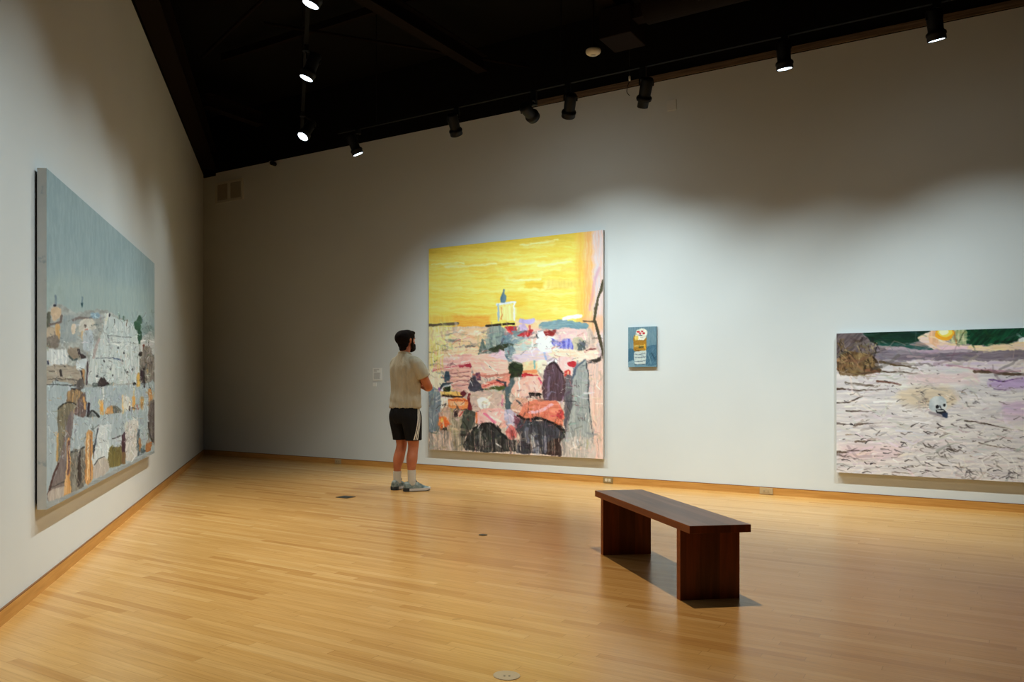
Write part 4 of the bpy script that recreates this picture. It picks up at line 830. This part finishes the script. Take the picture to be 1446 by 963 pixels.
# ---------------------------------------------------------------- ceiling gear
t = thing('smoke_detector', 'round cream smoke detector hanging under the black ceiling', 'smoke detector', (1.60, 8.40, 4.50))
bm = bmesh.new(); lathe(bm, [(.070, .045), (.075, .035), (.075, .018), (.066, .004), (.048, -.008), (.030, -.011)], seg=32); mesh('dome', bm, M_detector, t, True)
bm = bmesh.new(); lathe(bm, [(.026, -.011), (.024, -.018), (.016, -.020)], seg=20); mesh('sensor_chamber', bm, M_wirewhite, t, True)
bm = bmesh.new(); lathe(bm, [(.05, .046), (.05, .085)], seg=20); lathe(bm, [(.011, .085), (.011, HT-4.5)], seg=12); mesh('conduit_mount', bm, M_brown, t)
def pipe(name, p, q, r, mt, lab=None, cat=None):
    bm = bmesh.new(); p = Vector(p); q = Vector(q); d = q-p
    M = Matrix.Translation(p) @ Vector((0, 0, 1)).rotation_difference(d.normalized()).to_matrix().to_4x4()
    lathe(bm, [(r, 0), (r, d.length)], M, 20); o = mesh(name, bm, mt, None, True)
    if lab: tag(o, lab, cat)
    return o
a = along(dB, nB, 8.12, 1.34, 4.96); b = along(dB, nB, 15.4, 1.34, 4.96)
t = thing('air_duct', 'dark round air duct under the ceiling beside a square diffuser box', 'duct')
bm = bmesh.new(); M = Matrix.Translation(a) @ Vector((0, 0, 1)).rotation_difference(dB).to_matrix().to_4x4()
pr = []; L = (b-a).length; i = 0
while i*1.2 < L: pr += [(.19, i*1.2), (.19, min(i*1.2+1.16, L)), (.197, min(i*1.2+1.17, L)), (.197, min(i*1.2+1.19, L))]; i += 1
lathe(bm, pr, M, 28); mesh('round_duct', bm, mat('duct_paint', (.012, .007, .005), .7, spec=.1), t, True)
bm = bmesh.new(); box(bm, 7.64, .98, 0, 7.98, 1.41, .30, WB(z=4.70), .01); box(bm, 7.981, 1.2, .14, 8.119, 1.38, .28, WB(z=4.70)); mesh('diffuser_box', bm, mat('diffuser_paint', (.016, .009, .007), .7, spec=.1), t)
pipe('conduit_pipe', (-2.75, 9.9, 5.05), (-1.55, 8.3, 5.15), .02, M_brown, 'thin dark pipe slanting across the ceiling near the left beam', 'pipe')
pipe('conduit_pipe', (-1.9, 9.3, 5.2), (2.2, 11.0, 5.2), .018, M_brown, 'thin dark conduit running across the black ceiling toward the back wall', 'pipe')
t = thing('cable_hook', 'tiny white clip with black cable at the back wall top between two spotlights', 'clip', along(dB, nB, 7.62, .5, 4.55))
bm = bmesh.new(); lathe(bm, [(.008, 0), (.012, .02), (.012, .05), (.006, .06)], seg=12); mesh('clip', bm, M_white, t, True)
bm = bmesh.new(); tube(bm, [(0, 0, 0, .004, .004), (-.02, 0, -.05, .004, .004), (-.03, .0, -.12, .004, .004), (.0, 0, -.16, .004, .004)], 8, 4); lathe(bm, [(.004, .06), (.004, HT-4.55)], seg=8); mesh('cable', bm, M_metal, t, True)

# ---------------------------------------------------------------- the man
person = thing('person', 'bearded person in beige t-shirt and black striped shorts, arms folded, facing the yellow painting', 'person', (-.328, 9.305, 0), math.radians(-43))
bm = bmesh.new()
# torso, neck
tube(bm, [(0, .015, .80, .13, .10), (0, .013, .90, .150, .105), (0, .02, 1.0, .155, .11), (0, .02, 1.12, .152, .108), (0, .015, 1.25, .165, .112), (0, .01, 1.38, .180, .11), (0, .0, 1.45, .155, .085), (0, -.002, 1.49, .09, .066), (0, .004, 1.53, .060, .060), (0, .016, 1.60, .057, .058), (0, .03, 1.65, .055, .055)], 28)
for s in (-1, 1):
    # legs
    tube(bm, [(s*.082, .014, .85, .080, .098), (s*.092, .03, .72, .086, .090), (s*.092, .042, .57, .066, .070), (s*.092, .045, .50, .058, .062), (s*.096, .030, .43, .056, .060), (s*.104, .008, .345, .060, .064), (s*.110, -.004, .255, .044, .048), (s*.114, -.004, .20, .036, .040), (s*.114, -.004, .16, .034, .038), (s*.115, .0, .08, .036, .042), (s*.115, .01, .05, .034, .045)], 22)
    a = math.radians(-26 if s > 0 else 14); f = Vector((-math.sin(a), math.cos(a), 0)); c = Vector((s*.115, 0, 0))
    tube(bm, [(*(c-f*.05+Z*.045), .028, .024), (*(c+f*.03+Z*.05), .034, .034), (*(c+f*.11+Z*.038), .036, .022), (*(c+f*.17+Z*.03), .032, .014)], 16)
    # shoulder ball
    ellip(bm, (s*.150, .005, 1.415), (.050, .052, .048))
# right arm (outer) and left arm (inner)
def arm(P): tube(bm, P, 18)
arm([(.158, .005, 1.405, .048, .048), (.200, .025, 1.35, .053, .054), (.220, .060, 1.28, .052, .052), (.232, .095, 1.21, .048, .048), (.236, .125, 1.168, .046, .044), (.215, .160, 1.148, .046, .044), (.165, .195, 1.142, .044, .042), (.09, .222, 1.155, .037, .036), (.02, .232, 1.170, .028, .031), (-.01, .232, 1.178, .026, .031)])
arm([(-.145, .010, 1.405, .046, .046), (-.176, .035, 1.35, .050, .051), (-.192, .070, 1.27, .050, .050), (-.203, .108, 1.205, .047, .047), (-.208, .135, 1.175, .045, .043), (-.19, .155, 1.160, .046, .044), (-.15, .168, 1.170, .044, .042), (-.07, .172, 1.190, .037, .036), (.015, .170, 1.205, .028, .031), (.05, .165, 1.208, .026, .031)])
# hands
def hand(w, d, up, out, curl, spread=1):
    w = Vector(w); d = Vector(d).normalized(); up = Vector(up).normalized(); out = Vector(out).normalized()
    for k in range(4):           # palm rays
        o = (k-1.5)*.019
        p0 = w+up*o*.6; p1 = w+d*.085+up*o
        tube(bm, [(*p0, .014, .014), (*((p0+p1)/2+out*.004), .0145, .0145), (*p1, .0125, .0125)], 10, 2)
        L = (.066, .078, .074, .058)[k]; q = p1; dd = d.copy(); pts = [(*q, .0095, .0095)]
        for j in range(3):
            dd = (dd+out*curl[j]).normalized(); q = q+dd*L*(.45, .32, .25)[j]; pts.append((*q, (.0092, .0086, .0076)[j],)*1 if False else (*q, (.0092, .0086, .0076)[j], (.0092, .0086, .0076)[j]))
        tube(bm, pts, 10, 3)
    th = w+d*.02+up*.022
    tube(bm, [(*th, .014, .014), (*(th+d*.035+up*.022+out*-.004), .012, .012), (*(th+d*.062+up*.028), .0105, .0105), (*(th+d*.082+up*.028), .008, .008)], 10, 3)
hand((-.015, .232, 1.178), (-.95, -.12, .18), (.15, 0, 1), (.0, -1, -.05), (.15, .5, .6))
hand((.05, .163, 1.208), (.93, -.34, -.05), (.05, 0, 1), (-.2, -1, 0), (.35, .7, .6))
# head
ellip(bm, (0, .035, 1.682), (.074, .094, .092), 0, 28, 18)
ellip(bm, (0, .068, 1.615), (.055, .066, .058), 0, 24, 14)
ellip(bm, (0, .118, 1.582), (.026, .022, .022))
ellip(bm, (0, .10, 1.70), (.055, .030, .03)); 
for s in (-1, 1):
    ellip(bm, (s*.038, .098, 1.645), (.021, .020, .020)); ellip(bm, (s*.031, .112, 1.6865), (.019, .010, .0055)); ellip(bm, (s*.031, .110, 1.6655), (.017, .010, .005))
    ellip(bm, (s*.030, .119, 1.694), (.024, .010, .007))                          # brow
    tube(bm, [(s*.076, .020, 1.630, .006, .009), (s*.081, .014, 1.652, .007, .014), (s*.084, .010, 1.676, .008, .018), (s*.080, .014, 1.692, .006, .012)], 12, 3, ref=(1, 0, 0))   # ear
tube(bm, [(0, .120, 1.692, .008, .009), (0, .131, 1.668, .0095, .011), (0, .143, 1.650, .011, .011), (0, .136, 1.640, .014, .008)], 12, 3)
ellip(bm, (0, .128, 1.617), (.024, .010, .006)); ellip(bm, (0, .126, 1.606), (.022, .010, .006))
skin('body', bm, M_skin, person, .0048, 5)
for s in (-1, 1):
    bm = bmesh.new(); ellip(bm, (s*.031, .1105, 1.676), (.0125, .0120, .0085)); e_ = mesh('eye', bm, M_eye, person, True)
    bm = bmesh.new(); ellip(bm, (s*.031, .1195, 1.677), (.0058, .0042, .0058)); mesh('iris', bm, M_hair, e_, True)
bm = bmesh.new()
ellip(bm, (0, .022, 1.714), (.084, .112, .072), 0, 28, 16); ellip(bm, (0, -.022, 1.694), (.089, .104, .088), 0, 28, 16); ellip(bm, (0, -.022, 1.625), (.066, .058, .055), 0, 24, 14)
ellip(bm, (0, -.024, 1.575), (.050, .040, .035)); ellip(bm, (.01, .085, 1.752), (.055, .050, .028)); ellip(bm, (-.02, .06, 1.765), (.05, .06, .026))
for s in (-1, 1): ellip(bm, (s*.072, .038, 1.680), (.014, .024, .040))
skin('hair', bm, M_hair, person, .005, 4)
bm = bmesh.new()
ellip(bm, (0, .100, 1.578), (.052, .054, .040), .2, 24, 14); ellip(bm, (0, .128, 1.585), (.036, .036, .038)); ellip(bm, (0, .134, 1.628), (.034, .014, .008))
for s in (-1, 1):
    tube(bm, [(s*.072, .040, 1.665, .008, .014), (s*.071, .050, 1.635, .010, .022), (s*.062, .066, 1.602, .012, .026), (s*.045, .090, 1.580, .014, .028)], 14, 3)
    tube(bm, [(s*.020, .138, 1.627, .009, .008), (s*.036, .128, 1.612, .009, .009), (s*.040, .12, 1.59, .010, .01)], 10, 3)
skin('beard', bm, M_hair, person, .005, 3)
# t-shirt
bm = bmesh.new()
tube(bm, [(0, .014, .918, .196, .156), (0, .014, .94, .197, .157), (0, .016, 1.0, .190, .148), (0, .022, 1.1, .184, .138), (0, .02, 1.2, .190, .140), (0, .012, 1.3, .198, .140), (0, .006, 1.38, .200, .130), (0, .0, 1.44, .172, .104), (0, -.003, 1.485, .112, .083), (0, .0, 1.512, .080, .074), (0, .003, 1.525, .073, .070)], 36)
tube(bm, [(.10, .0, 1.430, .070, .068), (.165, .006, 1.408, .074, .072), (.205, .030, 1.345, .073, .075), (.226, .052, 1.285, .072, .075), (.232, .062, 1.260, .072, .076)], 24, 4)
tube(bm, [(-.10, .003, 1.430, .068, .066), (-.148, .012, 1.408, .070, .070), (-.176, .042, 1.345, .067, .072), (-.190, .072, 1.285, .067, .072), (-.195, .082, 1.258, .067, .073)], 24, 4)
o = skin('t_shirt', bm, M_shirt, person, .006, 5)
# soft folds: move the cloth along its normals
me = o.data; nv = len(me.vertices); co = np.empty(nv*3); me.vertices.foreach_get('co', co); co = co.reshape(-1, 3)
no = np.array([v.normal[:] for v in me.vertices])
th = np.arctan2(co[:, 0], -co[:, 1])
f = (fbm(th*3.2+co[:, 2]*1.5, co[:, 2]*3.0, 5)-.5)*.030*np.clip((1.46-co[:, 2])/.2, .15, 1)
f += np.sin((co[:, 2]-.985+.03*np.sin(th*1.5))*42)*.004*np.exp(-((co[:, 2]-.985)/.05)**2)
diag = np.sin((co[:, 0]*1.2-co[:, 2]*.9)*60)*.003*np.exp(-(((co[:, 0]-.16)**2+(co[:, 2]-1.30)**2)/.008)); f += diag
co += no*f[:, None]; me.vertices.foreach_set('co', co.ravel()); me.update()
# collar
bm = bmesh.new()
seg = 32; rings = []
for (rx_, ry_, zz, oy) in ((.078, .075, 1.512, .001), (.0745, .0725, 1.530, .003), (.069, .067, 1.533, .004), (.068, .066, 1.512, .003)):
    rings.append([bm.verts.new((rx_*math.cos(2*PI*i/seg), oy+ry_*math.sin(2*PI*i/seg), zz-.012*math.sin(2*PI*i/seg))) for i in range(seg)])
for i in range(4):
    for j in range(seg): bm.faces.new([rings[i][j], rings[i][(j+1) % seg], rings[(i+1) % 4][(j+1) % seg], rings[(i+1) % 4][j]])
mesh('collar', bm, M_shirt, o, True)
# shorts
bm = bmesh.new()
tube(bm, [(0, .018, .965, .160, .120), (0, .012, .93, .174, .134), (0, .006, .86, .186, .150), (0, .008, .80, .18, .142), (0, .012, .76, .15, .12)], 32)
for s in (-1, 1):
    tube(bm, [(s*.080, .006, .90, .080, .120), (s*.092, .008, .84, .093, .134), (s*.096, .014, .78, .098, .128), (s*.098, .028, .68, .094, .112), (s*.099, .038, .60, .088, .100), (s*.099, .040, .560, .086, .098)], 26)
sh = skin('shorts', bm, M_shorts, person, .006, 4)
bvh = BVHTree.FromPolygons([v.co for v in sh.data.vertices], [p.vertices[:] for p in sh.data.polygons])
for s in (-1, 1):
    for k in range(3):
        bm = bmesh.new(); prev = None
        for i in range(30):
            z = .925-(.925-.568)*i/29; yc = .048-(.925-z)/.36*.052
            row_ = []
            for e in (-.0052, .0052):
                y = yc+(k-1)*.019+e
                hit = bvh.ray_cast(Vector((s*.5, y, z)), Vector((-s, 0, 0)))
                p = hit[0]+Vector((s*.003, 0, 0)) if hit[0] else Vector((s*.17, y, z)); row_.append(bm.verts.new(p))
            if prev: bm.faces.new([prev[0], prev[1], row_[1], row_[0]])
            prev = row_
        mesh('side_stripe', bm, M_stripe, sh, True)
# socks and shoes
for s in (-1, 1):
    a = math.radians(-26 if s > 0 else 14); c = Vector((s*.115, 0, 0))
    bm = bmesh.new(); zt = .235 if s > 0 else .205
    tube(bm, [(s*.114, -.003, zt, .045, .048), (s*.114, -.003, zt-.02, .044, .047), (s*.115, -.002, .14, .043, .046), (s*.115, .0, .10, .042, .048), (s*.115, .004, .07, .040, .050)], 24)
    mesh('sock', bm, M_sock, person, True)
    t = bpy.data.objects.new('shoe', None)
    M = Matrix.Translation(c) @ Matrix.Rotation(a, 4, 'Z')
    # (y, half width, top)
    sec = [(-.098, .012, .060), (-.092, .026, .088), (-.078, .036, .104), (-.055, .041, .108), (-.025, .042, .100), (.01, .042, .100), (.035, .043, .106), (.06, .045, .100), (.095, .049, .078), (.13, .051, .062), (.165, .049, .052), (.19, .040, .044), (.205, .026, .036), (.212, .012, .030)]
    bm = bmesh.new(); rings = []
    Q = cr(sec, 3)
    for y, hw, zt in Q:
        ring = []
        for i in range(17):
            th_ = PI*i/16; ct, st_ = math.cos(th_), math.sin(th_)
            ring.append(bm.verts.new(M @ Vector((hw*(abs(ct)**.75)*(1 if ct > 0 else -1), y, .022+(zt-.022)*st_**.8))))
        rings.append(ring)
    for r0, r1 in zip(rings, rings[1:]):
        for i in range(16): bm.faces.new([r0[i], r0[i+1], r1[i+1], r1[i]])
        bm.faces.new([r0[16], r0[0], r1[0], r1[16]])
    bm.faces.new(rings[0]); bm.faces.new(rings[-1])
    shoe = mesh('shoe', bm, M_shoe, person, True)
    def sole(name, y0, y1, z0, z1, grow, mt):
        bm = bmesh.new(); out = []
        QQ = [q for q in Q if y0-.001 <= q[0] <= y1+.001]
        pts = [(q[1]+grow, q[0]) for q in QQ]+[(-q[1]-grow, q[0]) for q in QQ[::-1]]
        lo = [bm.verts.new(M @ Vector((x*.97, y, z0+max(0, (y-.15))*.22))) for x, y in pts]; hi = [bm.verts.new(M @ Vector((x, y, z1+max(0, (y-.15))*.1))) for x, y in pts]
        bm.faces.new(lo[::-1]); bm.faces.new(hi)
        for i in range(len(pts)): j = (i+1) % len(pts); bm.faces.new([lo[i], lo[j], hi[j], hi[i]])
        return mesh(name, bm, mt, shoe)
    sole('outsole', -.1, .213, 0, .008, .003, M_heel); sole('midsole', -.045, .213, .0082, .034, .005, M_sole); sole('heel_pad', -.1, -.046, .0082, .040, .006, M_heel)
    bm = bmesh.new()
    for i in range(5):
        y = .045+i*.017; zt = np.interp(y, [q[0] for q in sec], [q[2] for q in sec])+.001
        tube(bm, [(*(M @ Vector((-.022, y, zt-.012))), .0035, .0035), (*(M @ Vector((0, y+.004, zt+.002))), .0035, .0035), (*(M @ Vector((.022, y, zt-.012))), .0035, .0035)], 8, 3)
    for e in (-1, 1): tube(bm, [(*(M @ Vector((0, .04, .112))), .003, .003), (*(M @ Vector((e*.022, .035, .124))), .003, .003), (*(M @ Vector((e*.034, .045, .112))), .003, .003), (*(M @ Vector((e*.012, .045, .110))), .003, .003)], 8, 3)
    mesh('laces', bm, M_lace, shoe, True)
    bm = bmesh.new(); tube(bm, [(*(M @ Vector((0, .028, .10))), .022, .006), (*(M @ Vector((0, .024, .13))), .020, .005)], 12, 2); mesh('tongue', bm, M_shoe, shoe, True)

# ---------------------------------------------------------------- light
def lamp(P, target, power, size=75, blend=.8, col=(1, 1, 1), rad=.04, spec=None):
    L = bpy.data.lights.new('spot_lamp', 'SPOT'); L.energy = power; L.spot_size = math.radians(size); L.spot_blend = blend; L.color = col; L.shadow_soft_size = rad
    o = bpy.data.objects.new('spot_lamp', L); COL.objects.link(o); o.location = P
    o.rotation_euler = (Vector(target)-Vector(P)).to_track_quat('-Z', 'Y').to_euler(); return o
COOL = (.80, .955, 1.0); WARM = (1, .90, .74)
def tB(s, z): return along(dB, nB, s, 0, z)
def tL(s, z): return along(dL, nL, s, 0, z)
def wallspot(P, T, power, size=84, col=COOL):
    o = lamp(P, T, power, size, 1.0, col, .015)
    L = o.data; L.use_nodes = True; nt = L.node_tree
    em = [n for n in nt.nodes if n.type == 'EMISSION'][0]
    fo = nt.nodes.new('ShaderNodeLightFalloff'); fo.inputs['Strength'].default_value = 1.0; nt.links.new(fo.outputs['Linear'], em.inputs['Strength'])
    return o
wallspot(onB(7.0, 3.90), tB(7.0, 2.6), 8, 150)  # added broad fill without a fixture, lifts the upper back wall
wallspot(onB(10.6, 3.90), tB(10.6, 2.2), 3, 150)  # weaker added fill, no fixture of its own, for the right part
wallspot(onB(4.62, 3.90), tB(5.3, .6), 34, 92)
wallspot(onB(6.03, 3.90), tB(5.9, .6), 82, 102)
wallspot(onB(7.38, 3.90), tB(7.2, .8), 100, 104)
wallspot(onB(8.17, 3.86), tB(8.3, .2), 66, 98)
wallspot(onB(9.46, 3.92), tB(9.6, -.6), 76, 92)
wallspot(onB(10.61, 3.91), tB(11.2, -.6), 105, 96)
wallspot(onL(11.2, 3.90), tL(11.0, -.6), 70, 104)
wallspot(onL(9.6, 3.90), tL(9.6, -.4), 62, 104)
wallspot(onL(8.0, 3.90), tL(8.1, -.3), 66, 104)
wallspot(onL(6.78, 3.95), tL(6.8, -.2), 64, 100)
wallspot(onL(4.89, 3.93), tL(5.0, -.4), 44, 108)
lamp(Vector((1.28, 4.87, 4.0)), (1.0, 5.7, 0), 420, 122, .8, WARM, .012)
lamp(onL(4.19, 3.98), (-.6, 8.6, 0), 170, 85, 1, WARM)
lamp(onL(6.78, 3.95), (-1.2, 7.6, 0), 180, 90, 1, WARM)
lamp(onL(8.30, 3.95), (-1.2, 6.2, 0), 130, 84, 1, WARM)

W = bpy.data.worlds.new('world'); W.use_nodes = True; S.world = W
W.node_tree.nodes['Background'].inputs[0].default_value = (.5, .45, .38, 1); W.node_tree.nodes['Background'].inputs[1].default_value = .0

# ---------------------------------------------------------------- camera
cd = bpy.data.cameras.new('camera'); cam = bpy.data.objects.new('camera', cd); COL.objects.link(cam); S.camera = cam
cam.location = (0, 0, 1.2); cam.rotation_euler = (PI/2, 0, 0); cd.sensor_width = 36; cd.sensor_fit = 'HORIZONTAL'; cd.lens = 36*1180/1446
cd.shift_x = (723-613)/1446; cd.shift_y = (540-481.5)/1446; cd.clip_start = .05
S.view_settings.view_transform = 'Standard'; S.view_settings.look = 'None'; S.view_settings.exposure = -.25; S.view_settings.gamma = .88
S.cycles.max_bounces = 8; S.cycles.diffuse_bounces = 5; S.cycles.use_denoising = True; S.cycles.sample_clamp_indirect = 4
